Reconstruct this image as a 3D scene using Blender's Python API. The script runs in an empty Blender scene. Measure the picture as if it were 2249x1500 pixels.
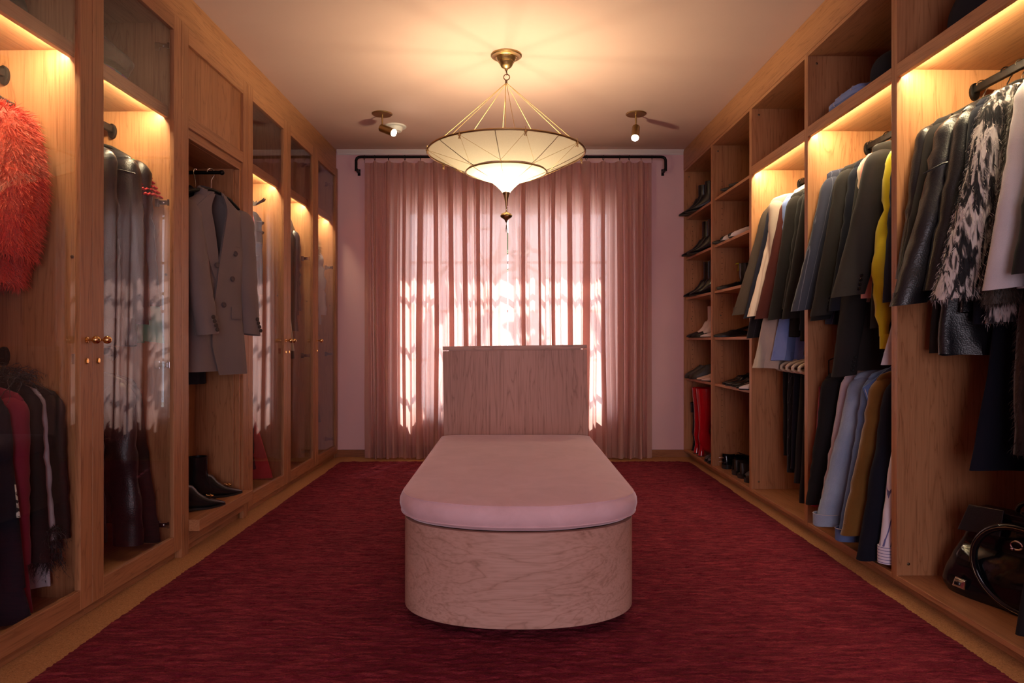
import bpy, math, random
import numpy as np
from mathutils import Vector, Matrix, noise as mnoise

random.seed(7)
np.random.seed(7)
SC = bpy.context.scene
COL = SC.collection
PI = math.pi
R_ = math.radians

# ------------------------------------------------------------------ camera, world, sun, big lights, exposure
cam_d = bpy.data.cameras.new('camera')
cam_d.sensor_width = 36.0
cam_d.lens = 1500.0 / 2249.0 * 36.0
cam_d.shift_x = 0.0011
cam_d.clip_start = 0.02
cam = bpy.data.objects.new('camera', cam_d)
COL.objects.link(cam)
cam.location = (0, 0, 0.979)
cam.rotation_euler = (R_(90), 0, 0)
SC.camera = cam

w = bpy.data.worlds.new('daylight')
SC.world = w
w.use_nodes = True
bg = w.node_tree.nodes['Background']
bg.inputs[0].default_value = (0.80, 0.88, 1.0, 1)
bg.inputs[1].default_value = 4.8


def lamp(name, kind, loc, energy, color, rot=(0, 0, 0), **kw):
    d = bpy.data.lights.new(name, kind)
    d.energy = energy
    d.color = color
    for k, v in kw.items():
        setattr(d, k, v)
    o = bpy.data.objects.new(name, d)
    COL.objects.link(o)
    o.location = loc
    o.rotation_euler = rot
    return o


SUN_DIR = Vector((-0.16, -0.50, -0.85)).normalized()
sun = lamp('sun', 'SUN', (1, 9, 6), 23.0, (1.0, 0.93, 0.84), angle=R_(0.6))
sun.rotation_euler = SUN_DIR.to_track_quat('-Z', 'Y').to_euler()
# added fill lamp behind the camera, brightens the surfaces facing it
lamp('fill_light', 'AREA', (0.2, -2.0, 1.1), 60.0, (1.0, 0.88, 1.0), (R_(90), 0, 0), shape='RECTANGLE', size=1.4, size_y=1.9)

vs = SC.view_settings
vs.view_transform = 'Standard'
vs.look = 'None'
vs.exposure = 0.0
vs.gamma = 1.0
vs.use_curve_mapping = False
SC.cycles.max_bounces = 10
SC.cycles.diffuse_bounces = 5
SC.cycles.transparent_max_bounces = 24
SC.cycles.sample_clamp_indirect = 6.0
SC.cycles.caustics_reflective = False
SC.cycles.caustics_refractive = False

# ------------------------------------------------------------------ materials
MATS = {}


def new_mat(name):
    m = bpy.data.materials.new(name)
    m.use_nodes = True
    nt = m.node_tree
    for n in list(nt.nodes):
        nt.nodes.remove(n)
    out = nt.nodes.new('ShaderNodeOutputMaterial')
    MATS[name] = m
    return m, nt, out


def N(nt, typ, **kw):
    n = nt.nodes.new(typ)
    for k, v in kw.items():
        setattr(n, k, v)
    return n


def L(nt, a, b):
    nt.links.new(a, b)


def rgba(c):
    return (c[0], c[1], c[2], 1)


def principled(nt, out, color=None, rough=0.5, metal=0.0, spec=0.5, sheen=0.0, coat=0.0):
    p = nt.nodes.new('ShaderNodeBsdfPrincipled')
    if color is not None:
        p.inputs['Base Color'].default_value = rgba(color)
    p.inputs['Roughness'].default_value = rough
    p.inputs['Metallic'].default_value = metal
    p.inputs['Specular IOR Level'].default_value = spec
    if sheen:
        p.inputs['Sheen Weight'].default_value = sheen
        p.inputs['Sheen Roughness'].default_value = 0.4
    if coat:
        p.inputs['Coat Weight'].default_value = coat
        p.inputs['Coat Roughness'].default_value = 0.04
    nt.links.new(p.outputs[0], out.inputs[0])
    return p


def coords(nt, scale=(1, 1, 1), rand=True):
    tc = N(nt, 'ShaderNodeTexCoord')
    src = tc.outputs['Object']
    if rand:
        oi = N(nt, 'ShaderNodeObjectInfo')
        mul = N(nt, 'ShaderNodeVectorMath', operation='SCALE')
        comb = N(nt, 'ShaderNodeCombineXYZ')
        for i in range(3):
            L(nt, oi.outputs['Random'], comb.inputs[i])
        L(nt, comb.outputs[0], mul.inputs[0])
        mul.inputs['Scale'].default_value = 37.0
        add = N(nt, 'ShaderNodeVectorMath', operation='ADD')
        L(nt, src, add.inputs[0])
        L(nt, mul.outputs[0], add.inputs[1])
        src = add.outputs[0]
    mp = N(nt, 'ShaderNodeMapping')
    mp.inputs['Scale'].default_value = scale
    L(nt, src, mp.inputs['Vector'])
    return mp.outputs[0]


def ramp(nt, fac, stops):
    r = N(nt, 'ShaderNodeValToRGB')
    e = r.color_ramp.elements
    while len(e) < len(stops):
        e.new(0.5)
    for i, (p, c) in enumerate(stops):
        e[i].position = p
        e[i].color = rgba(c)
    L(nt, fac, r.inputs[0])
    return r.outputs[0]


def noise(nt, vec, scale=5, detail=3, rough=0.5, dist=0.0):
    n = N(nt, 'ShaderNodeTexNoise')
    n.inputs['Scale'].default_value = scale
    n.inputs['Detail'].default_value = detail
    n.inputs['Roughness'].default_value = rough
    n.inputs['Distortion'].default_value = dist
    L(nt, vec, n.inputs['Vector'])
    return n.outputs['Fac']


def bump(nt, p, height, strength=0.3, dist=0.002):
    b = N(nt, 'ShaderNodeBump')
    b.inputs['Strength'].default_value = strength
    b.inputs['Distance'].default_value = dist
    L(nt, height, b.inputs['Height'])
    L(nt, b.outputs[0], p.inputs['Normal'])


def mixc(nt, fac, a, b, mode='MIX'):
    m = N(nt, 'ShaderNodeMix', data_type='RGBA', blend_type=mode)
    for sock, v in ((m.inputs[0], fac), (m.inputs[6], a), (m.inputs[7], b)):
        if hasattr(v, 'links') or hasattr(v, 'is_linked'):
            L(nt, v, sock)
        elif isinstance(v, (int, float)):
            sock.default_value = v
        else:
            sock.default_value = rgba(v)
    return m.outputs[2]


def wood(name, axis, base=(0.48, 0.225, 0.10), dark=(0.35, 0.145, 0.06), rough=0.42, figure=0.0, tone=0.12, ls=0.62, rings_=11.0, cross=5.0):
    m, nt, out = new_mat(name)
    p = principled(nt, out, base, rough, spec=0.35)
    along = 0.35
    sc = [cross, cross, cross]
    sc['xyz'.index(axis)] = along
    v = coords(nt, sc)
    warp = N(nt, 'ShaderNodeTexNoise')
    warp.inputs['Scale'].default_value = 1.1
    warp.inputs['Detail'].default_value = 2
    L(nt, v, warp.inputs['Vector'])
    add = N(nt, 'ShaderNodeVectorMath', operation='MULTIPLY_ADD')
    L(nt, warp.outputs['Color'], add.inputs[0])
    add.inputs[1].default_value = (1.0 + figure, 1.0 + figure, 1.0 + figure)
    L(nt, v, add.inputs[2])
    lines = noise(nt, add.outputs[0], 2.0, 4, 0.55)
    wv = N(nt, 'ShaderNodeMath', operation='MULTIPLY')
    L(nt, lines, wv.inputs[0])
    wv.inputs[1].default_value = rings_
    fr = N(nt, 'ShaderNodeMath', operation='FRACT')
    L(nt, wv.outputs[0], fr.inputs[0])
    line = ramp(nt, fr.outputs[0], [(0.0, (0.50, 0.42, 0.37)), (0.07, (0.88, 0.84, 0.80)), (0.30, (1, 1, 1)), (0.85, (0.96, 0.94, 0.92)), (0.97, (0.72, 0.64, 0.58)), (1.0, (0.50, 0.42, 0.37))])
    broad = noise(nt, v, 0.7, 3, 0.6)
    col = ramp(nt, broad, [(0.32, dark), (0.62, base)])
    col = mixc(nt, 0.30, col, base)
    sc2 = [160.0, 160.0, 160.0]
    sc2['xyz'.index(axis)] = 5.0
    v2 = coords(nt, sc2)
    pores = noise(nt, v2, 1.0, 2, 0.5)
    pr = ramp(nt, pores, [(0.30, (0.80, 0.77, 0.74)), (0.55, (1, 1, 1))])
    col = mixc(nt, ls, col, line, 'MULTIPLY')
    col = mixc(nt, 0.8, col, pr, 'MULTIPLY')
    oi = N(nt, 'ShaderNodeObjectInfo')
    tn = ramp(nt, oi.outputs['Random'], [(0.0, (1 - tone, 1 - tone, 1 - tone)), (1.0, (1.0, 1.0, 1.0))])
    col = mixc(nt, 1.0, col, tn, 'MULTIPLY')
    L(nt, col, p.inputs['Base Color'])
    bump(nt, p, pores, 0.08, 0.001)
    return m


wood('cherry_z', 'z')
wood('cherry_y', 'y')
wood('cherry_x', 'x')
wood('bench_x', 'x', (0.58, 0.36, 0.285), (0.46, 0.265, 0.20), 0.45, figure=0.9, tone=0.03, ls=0.55, rings_=7.0, cross=3.4)
wood('bench_z', 'z', (0.55, 0.315, 0.245), (0.44, 0.24, 0.18), 0.45, figure=0.1, tone=0.03, ls=0.7, rings_=10.0, cross=4.5)
wood('baseboard_wood', 'x', (0.34, 0.135, 0.055), (0.26, 0.09, 0.035), 0.45)


def cloth(name, color, rough=0.9, weave=900, var=0.15, sheen=None, bs=0.25, color2=None):
    m, nt, out = new_mat(name)
    if sheen is None:
        sheen = 0.02 if max(color) < 0.1 else 0.12
    p = principled(nt, out, color, rough, spec=0.12, sheen=sheen)
    v = coords(nt, (1, 1, 1))
    n1 = noise(nt, v, weave, 1, 0.5)
    n2 = noise(nt, v, 6, 3, 0.6)
    c2 = color2 if color2 else tuple(c * (1 - var) for c in color)
    col = ramp(nt, n2, [(0.3, c2), (0.7, color)])
    n1r = ramp(nt, n1, [(0.3, (0.82,) * 3), (0.65, (1.0,) * 3)])
    col = mixc(nt, 0.8, col, n1r, 'MULTIPLY')
    L(nt, col, p.inputs['Base Color'])
    bump(nt, p, n1, bs, 0.001)
    return m


def leather(name, color=(0.012, 0.012, 0.016), rough=0.33, scale=260, bs=0.25, coat=0.0):
    m, nt, out = new_mat(name)
    p = principled(nt, out, color, rough, spec=0.42, coat=coat)
    v = coords(nt, (1, 1, 1))
    vo = N(nt, 'ShaderNodeTexVoronoi')
    vo.inputs['Scale'].default_value = scale
    L(nt, v, vo.inputs['Vector'])
    n = noise(nt, v, 22, 5, 0.62, 0.8)
    a = N(nt, 'ShaderNodeMath', operation='MULTIPLY_ADD')
    L(nt, n, a.inputs[0])
    a.inputs[1].default_value = 2.0
    L(nt, vo.outputs['Distance'], a.inputs[2])
    bump(nt, p, a.outputs[0], bs * 0.7, 0.003)
    return m


def metal(name, color, rough=0.25):
    m, nt, out = new_mat(name)
    p = principled(nt, out, color, rough, metal=1.0)
    v = coords(nt, (1, 1, 1))
    n = noise(nt, v, 40, 3, 0.6)
    r = ramp(nt, n, [(0.3, (rough * 0.8,) * 3), (0.7, (rough * 1.3,) * 3)])
    L(nt, r, p.inputs['Roughness'])
    return m


def emit(name, color, strength):
    m, nt, out = new_mat(name)
    e = N(nt, 'ShaderNodeEmission')
    e.inputs[0].default_value = rgba(color)
    e.inputs[1].default_value = strength
    L(nt, e.outputs[0], out.inputs[0])
    return m


def paint(name, color, rough=0.75):
    m, nt, out = new_mat(name)
    p = principled(nt, out, color, rough, spec=0.2)
    v = coords(nt, (1, 1, 1), rand=False)
    n = noise(nt, v, 3.0, 4, 0.6)
    c = ramp(nt, n, [(0.3, tuple(x * 0.96 for x in color)), (0.7, color)])
    L(nt, c, p.inputs['Base Color'])
    n2 = noise(nt, v, 160, 2, 0.5)
    bump(nt, p, n2, 0.05, 0.001)
    return m


paint('wall_paint', (0.74, 0.485, 0.51))
paint('ceiling_paint', (0.54, 0.36, 0.31))
paint('white_paint', (0.62, 0.55, 0.55), 0.4)
paint('window_white', (0.55, 0.53, 0.55), 0.4)
paint('plastic_white', (0.72, 0.68, 0.62), 0.35)
paint('outdoor_paving', (0.45, 0.42, 0.38))
paint('outdoor_stucco', (0.75, 0.62, 0.55))
paint('leaf_green', (0.045, 0.11, 0.03), 0.5)
paint('trunk_brown', (0.10, 0.07, 0.045), 0.8)

# cork floor
m, nt, out = new_mat('cork')
p = principled(nt, out, (0.4, 0.2, 0.08), 0.6, spec=0.3)
v = coords(nt, (1, 1, 1), rand=False)
vo = N(nt, 'ShaderNodeTexVoronoi')
vo.inputs['Scale'].default_value = 330
L(nt, v, vo.inputs['Vector'])
n = noise(nt, v, 120, 3, 0.7)
sep = N(nt, 'ShaderNodeSeparateColor')
L(nt, vo.outputs['Color'], sep.inputs[0])
c = ramp(nt, sep.outputs[0], [(0.0, (0.27, 0.125, 0.045)), (0.12, (0.42, 0.205, 0.08)), (0.8, (0.50, 0.255, 0.105)), (1.0, (0.57, 0.32, 0.15))])
n_r = ramp(nt, n, [(0.3, (0.8,) * 3), (0.7, (1.05,) * 3)])
c = mixc(nt, 1.0, c, n_r, 'MULTIPLY')
L(nt, c, p.inputs['Base Color'])
bump(nt, p, n, 0.15, 0.001)

# rug
m, nt, out = new_mat('rug_pile')
p = principled(nt, out, (0.15, 0.01, 0.02), 0.9, spec=0.1, sheen=0.12)
p.inputs['Sheen Tint'].default_value = (1.0, 0.35, 0.35, 1)
v1 = coords(nt, (9, 70, 9), rand=False)
v2 = coords(nt, (2.2, 7, 2), rand=False)
v3 = coords(nt, (150, 320, 150), rand=False)
a1 = noise(nt, v1, 1.0, 4, 0.65, 0.6)
a2 = noise(nt, v2, 1.0, 3, 0.6)
a3 = noise(nt, v3, 1.0, 2, 0.6)
c = ramp(nt, a1, [(0.30, (0.085, 0.004, 0.013)), (0.48, (0.165, 0.011, 0.027)), (0.70, (0.34, 0.05, 0.068))])
c = mixc(nt, 0.6, c, ramp(nt, a2, [(0.3, (0.62, 0.55, 0.6)), (0.7, (1.05, 1.05, 1.05))]), 'MULTIPLY')
c = mixc(nt, 0.8, c, ramp(nt, a3, [(0.25, (0.55, 0.5, 0.5)), (0.7, (1.15, 1.15, 1.15))]), 'MULTIPLY')
L(nt, c, p.inputs['Base Color'])
bump(nt, p, a3, 0.8, 0.006)

# curtain linen: light passes through the threads and through the gaps of the weave
m, nt, out = new_mat('linen')
v = coords(nt, (1, 1, 1), rand=False)
tc = N(nt, 'ShaderNodeTexCoord')


def threads(scale):
    mp = N(nt, 'ShaderNodeMapping')
    mp.inputs['Scale'].default_value = scale
    L(nt, tc.outputs['Object'], mp.inputs['Vector'])
    return noise(nt, mp.outputs[0], 1.0, 3, 0.65)


th = threads((25, 25, 420))
tv = threads((420, 60, 14))
mx = N(nt, 'ShaderNodeMath', operation='ADD')
L(nt, th, mx.inputs[0])
L(nt, tv, mx.inputs[1])
dens = ramp(nt, mx.outputs[0], [(0.0, (0, 0, 0)), (1.0, (1, 1, 1))])
gap = N(nt, 'ShaderNodeMapRange')
L(nt, mx.outputs[0], gap.inputs['Value'])
gap.inputs['From Min'].default_value = 0.78
gap.inputs['From Max'].default_value = 1.22
gap.inputs['To Min'].default_value = 0.0
gap.inputs['To Max'].default_value = 0.07
c = ramp(nt, mx.outputs[0], [(0.4, (0.63, 0.365, 0.315)), (0.62, (0.75, 0.49, 0.44))])
df = N(nt, 'ShaderNodeBsdfDiffuse')
tl = N(nt, 'ShaderNodeBsdfTranslucent')
tp = N(nt, 'ShaderNodeBsdfTransparent')
L(nt, c, df.inputs[0])
L(nt, c, tl.inputs[0])
s1 = N(nt, 'ShaderNodeMixShader')
s1.inputs[0].default_value = 0.55
L(nt, df.outputs[0], s1.inputs[1])
L(nt, tl.outputs[0], s1.inputs[2])
s2 = N(nt, 'ShaderNodeMixShader')
L(nt, gap.outputs[0], s2.inputs[0])
L(nt, s1.outputs[0], s2.inputs[1])
L(nt, tp.outputs[0], s2.inputs[2])
L(nt, s2.outputs[0], out.inputs[0])


def glass(name, ior=1.8, tint=(0.93, 0.92, 0.93)):
    m, nt, out = new_mat(name)
    # Schlick reflectance from the angle to the pane, the same on both faces
    geo = N(nt, 'ShaderNodeNewGeometry')
    dt = N(nt, 'ShaderNodeVectorMath', operation='DOT_PRODUCT')
    L(nt, geo.outputs['Incoming'], dt.inputs[0])
    L(nt, geo.outputs['Normal'], dt.inputs[1])
    ab = N(nt, 'ShaderNodeMath', operation='ABSOLUTE')
    L(nt, dt.outputs['Value'], ab.inputs[0])
    om = N(nt, 'ShaderNodeMath', operation='SUBTRACT')
    om.inputs[0].default_value = 1.0
    L(nt, ab.outputs[0], om.inputs[1])
    pw = N(nt, 'ShaderNodeMath', operation='POWER')
    L(nt, om.outputs[0], pw.inputs[0])
    pw.inputs[1].default_value = 5.0
    f0 = ((ior - 1) / (ior + 1)) ** 2
    fr = N(nt, 'ShaderNodeMath', operation='MULTIPLY_ADD')
    L(nt, pw.outputs[0], fr.inputs[0])
    fr.inputs[1].default_value = 1 - f0
    fr.inputs[2].default_value = f0
    tp = N(nt, 'ShaderNodeBsdfTransparent')
    tp.inputs[0].default_value = rgba(tint)
    gl = N(nt, 'ShaderNodeBsdfGlossy')
    gl.inputs['Roughness'].default_value = 0.004
    mx = N(nt, 'ShaderNodeMixShader')
    L(nt, fr.outputs[0], mx.inputs[0])
    L(nt, tp.outputs[0], mx.inputs[1])
    L(nt, gl.outputs[0], mx.inputs[2])
    L(nt, mx.outputs[0], out.inputs[0])
    return m


glass('door_glass', 1.42, (0.97, 0.965, 0.97))
glass('window_glass', 1.45, (0.97, 0.97, 0.97))

# pendant silk
m, nt, out = new_mat('silk_shade')
df = N(nt, 'ShaderNodeBsdfDiffuse')
tl = N(nt, 'ShaderNodeBsdfTranslucent')
vv = coords(nt, (1, 1, 1), rand=False)
c = ramp(nt, noise(nt, vv, 400, 2, 0.5), [(0.3, (0.60, 0.53, 0.42)), (0.7, (0.68, 0.61, 0.49))])
L(nt, c, df.inputs[0])
L(nt, c, tl.inputs[0])
mx = N(nt, 'ShaderNodeMixShader')
mx.inputs[0].default_value = 0.30
L(nt, df.outputs[0], mx.inputs[1])
L(nt, tl.outputs[0], mx.inputs[2])
L(nt, mx.outputs[0], out.inputs[0])

metal('brass', (0.78, 0.50, 0.20), 0.18)
metal('old_brass', (0.42, 0.28, 0.13), 0.35)
metal('dark_bronze', (0.18, 0.12, 0.075), 0.4)
metal('chrome', (0.8, 0.8, 0.82), 0.12)
metal('steel_wire', (0.7, 0.68, 0.64), 0.2)
metal('black_iron', (0.02, 0.018, 0.018), 0.45)
metal('gold', (0.9, 0.62, 0.25), 0.15)
cloth('cord_gold', (0.62, 0.40, 0.16), 0.6)
emit('led_warm', (1.0, 0.84, 0.50), 190.0)
emit('spot_lens', (1.0, 0.86, 0.66), 40.0)
paint('black_plastic', (0.012, 0.012, 0.012), 0.4)
paint('velvet_hanger', (0.62, 0.50, 0.36), 0.6)
cloth('plinth_dark', (0.02, 0.012, 0.01))

# cushion velvet
m, nt, out = new_mat('cushion_velvet')
p = principled(nt, out, (0.55, 0.30, 0.29), 0.8, spec=0.2, sheen=0.55)
p.inputs['Sheen Roughness'].default_value = 0.35
p.inputs['Sheen Tint'].default_value = (1.0, 0.86, 0.92, 1)
v = coords(nt, (1, 1, 1), rand=False)
n = noise(nt, v, 7, 4, 0.65, 0.8)
c = ramp(nt, n, [(0.3, (0.63, 0.415, 0.425)), (0.7, (0.72, 0.49, 0.51))])
L(nt, c, p.inputs['Base Color'])
bump(nt, p, noise(nt, v, 500, 2, 0.5), 0.15, 0.001)

cloth('wool_black', (0.016, 0.014, 0.015))
cloth('wool_black2', (0.024, 0.021, 0.021))
cloth('wool_charcoal', (0.032, 0.028, 0.028))
cloth('wool_brown_grey', (0.075, 0.055, 0.045))
cloth('wool_navy', (0.022, 0.024, 0.045))
cloth('wool_midnight', (0.010, 0.011, 0.020))
cloth('wool_grey', (0.20, 0.155, 0.145), var=0.06)
cloth('wool_burgundy', (0.085, 0.022, 0.020))
cloth('cotton_cream', (0.55, 0.44, 0.36), sheen=0.05)
cloth('cotton_white', (0.52, 0.46, 0.49), sheen=0.05)
cloth('cotton_blue', (0.22, 0.30, 0.62), sheen=0.1)
cloth('cotton_beige', (0.55, 0.40, 0.30))
cloth('silk_yellow', (0.62, 0.50, 0.02), 0.5, var=0.3)
cloth('knit_red', (0.50, 0.045, 0.055))
cloth('knit_wine', (0.20, 0.018, 0.04))
cloth('knit_pink', (0.80, 0.25, 0.27))
cloth('knit_green', (0.03, 0.30, 0.17))
cloth('velvet_raspberry', (0.55, 0.01, 0.08), 0.5, var=0.75, sheen=0.6)
cloth('suede_brown', (0.20, 0.095, 0.022), 0.95, var=0.35, sheen=0.5)
cloth('denim_light', (0.36, 0.42, 0.52), color2=(0.24, 0.30, 0.42), weave=500, bs=0.5)
cloth('denim_blue', (0.12, 0.18, 0.36), color2=(0.08, 0.12, 0.27), weave=500, bs=0.5)
cloth('denim_lilac', (0.50, 0.42, 0.48), color2=(0.40, 0.32, 0.40), weave=500, bs=0.5)
cloth('denim_thread', (0.55, 0.50, 0.52))
cloth('sheer_black', (0.02, 0.012, 0.01), 0.6)
cloth('lining_pink', (0.75, 0.28, 0.25))
leather('leather_black', (0.008, 0.0075, 0.010), 0.30, 260, 0.3)
leather('leather_soft', (0.009, 0.008, 0.011), 0.34, 180, 0.25)
leather('leather_shoe', (0.010, 0.009, 0.010), 0.25, 300, 0.08)
leather('leather_brown_black', (0.03, 0.02, 0.014), 0.4, 300, 0.2)
leather('patent_black', (0.005, 0.005, 0.007), 0.13, 60, 0.12)
leather('patent_red', (0.45, 0.004, 0.012), 0.10, 60, 0.05, coat=1.0)
leather('leather_white', (0.72, 0.62, 0.60), 0.4, 300, 0.1)
leather('leather_red', (0.42, 0.02, 0.02), 0.35, 300, 0.1)
leather('leather_tan', (0.45, 0.20, 0.13), 0.45, 300, 0.1)
leather('satin_black', (0.022, 0.020, 0.028), 0.3, 30, 0.6)
leather('rubber_black', (0.012, 0.011, 0.011), 0.55, 200, 0.1)
leather('beige_metallic', (0.62, 0.45, 0.36), 0.3, 300, 0.1)


def stripes(name, base, line, axis, period, width, jit=0.0, rough=0.9):
    m, nt, out = new_mat(name)
    p = principled(nt, out, base, rough, spec=0.2, sheen=0.15)
    tc = N(nt, 'ShaderNodeTexCoord')
    sp = N(nt, 'ShaderNodeSeparateXYZ')
    L(nt, tc.outputs['Object'], sp.inputs[0])
    d = N(nt, 'ShaderNodeMath', operation='DIVIDE')
    if axis == 'xy':
        s = N(nt, 'ShaderNodeVectorMath', operation='DOT_PRODUCT')
        L(nt, tc.outputs['Object'], s.inputs[0])
        s.inputs[1].default_value = (1.0, 0.35, -0.22)
        L(nt, s.outputs['Value'], d.inputs[0])
    else:
        L(nt, sp.outputs['xyz'.index(axis)], d.inputs[0])
    d.inputs[1].default_value = period
    f = N(nt, 'ShaderNodeMath', operation='FRACT')
    L(nt, d.outputs[0], f.inputs[0])
    lt = N(nt, 'ShaderNodeMath', operation='LESS_THAN')
    L(nt, f.outputs[0], lt.inputs[0])
    lt.inputs[1].default_value = width
    c = mixc(nt, lt.outputs[0], base, line)
    L(nt, c, p.inputs['Base Color'])
    return m


cloth('button_grey', (0.105, 0.078, 0.074), 0.6)
stripes('pinstripe_navy', (0.030, 0.032, 0.055), (0.10, 0.10, 0.14), 'xy', 0.030, 0.06)
stripes('pinstripe_black', (0.014, 0.013, 0.016), (0.06, 0.056, 0.065), 'xy', 0.022, 0.05)
stripes('shirt_stripe', (0.70, 0.66, 0.74), (0.13, 0.13, 0.30), 'xy', 0.018, 0.16)
stripes('shirt_stripe_h', (0.70, 0.66, 0.74), (0.13, 0.13, 0.30), 'z', 0.012, 0.2)
stripes('cream_stripe', (0.74, 0.60, 0.50), (0.60, 0.45, 0.36), 'xy', 0.02, 0.25)

# zebra-like fur colour: soft dark streaks running down the pelt
m, nt, out = new_mat('zebra_fur')
p = principled(nt, out, (0.5, 0.5, 0.5), 0.8, spec=0.2)
v = coords(nt, (44, 44, 8.0), rand=False)
n = noise(nt, v, 1.0, 1, 0.5, 1.4)
v2 = coords(nt, (160, 160, 20), rand=False)
n2 = noise(nt, v2, 1.0, 2, 0.5)
mm = N(nt, 'ShaderNodeMath', operation='MULTIPLY_ADD')
L(nt, n2, mm.inputs[0])
mm.inputs[1].default_value = 0.10
L(nt, n, mm.inputs[2])
c = ramp(nt, mm.outputs[0], [(0.50, (0.012, 0.011, 0.014)), (0.56, (0.10, 0.085, 0.085)), (0.62, (0.46, 0.40, 0.39))])
L(nt, c, p.inputs['Base Color'])


def furmat(name, c1, c2, rough=0.6, scale=6):
    m, nt, out = new_mat(name)
    p = principled(nt, out, c1, rough, spec=0.35, sheen=0.3)
    v = coords(nt, (1, 1, 1), rand=False)
    n = noise(nt, v, scale, 4, 0.65)
    n2 = noise(nt, v, 220, 2, 0.5)
    c = ramp(nt, n, [(0.3, c2), (0.68, c1)])
    c = mixc(nt, 0.8, c, ramp(nt, n2, [(0.3, (0.6,) * 3), (0.7, (1.15,) * 3)]), 'MULTIPLY')
    L(nt, c, p.inputs['Base Color'])
    return m


furmat('fur_coral', (0.98, 0.17, 0.085), (0.80, 0.035, 0.022))
furmat('fur_brown', (0.055, 0.034, 0.024), (0.012, 0.008, 0.007))
furmat('fur_beige', (0.38, 0.24, 0.12), (0.12, 0.07, 0.035), scale=14)
furmat('feather_black', (0.016, 0.014, 0.016), (0.006, 0.006, 0.007))

# tweed trim, printed cloth
m, nt, out = new_mat('tweed_trim')
p = principled(nt, out, (0.5, 0.5, 0.5), 0.8, spec=0.2)
v = coords(nt, (1, 1, 1))
vo = N(nt, 'ShaderNodeTexVoronoi')
vo.inputs['Scale'].default_value = 90
L(nt, v, vo.inputs['Vector'])
sp = N(nt, 'ShaderNodeSeparateColor')
L(nt, vo.outputs['Color'], sp.inputs[0])
c = ramp(nt, sp.outputs[0], [(0.40, (0.03, 0.028, 0.03)), (0.45, (0.66, 0.60, 0.50)), (0.9, (0.75, 0.70, 0.62))])
L(nt, c, p.inputs['Base Color'])

m, nt, out = new_mat('print_purple')
p = principled(nt, out, (0.5, 0.5, 0.5), 0.6, spec=0.3)
v = coords(nt, (1, 1, 1))
vo = N(nt, 'ShaderNodeTexVoronoi')
vo.inputs['Scale'].default_value = 16
L(nt, v, vo.inputs['Vector'])
sp = N(nt, 'ShaderNodeSeparateColor')
L(nt, vo.outputs['Color'], sp.inputs[0])
c = ramp(nt, sp.outputs[1], [(0.0, (0.10, 0.015, 0.20)), (0.35, (0.16, 0.03, 0.28)), (0.5, (0.02, 0.20, 0.19)), (0.75, (0.20, 0.02, 0.04)), (1.0, (0.05, 0.03, 0.14))])
L(nt, c, p.inputs['Base Color'])


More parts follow.
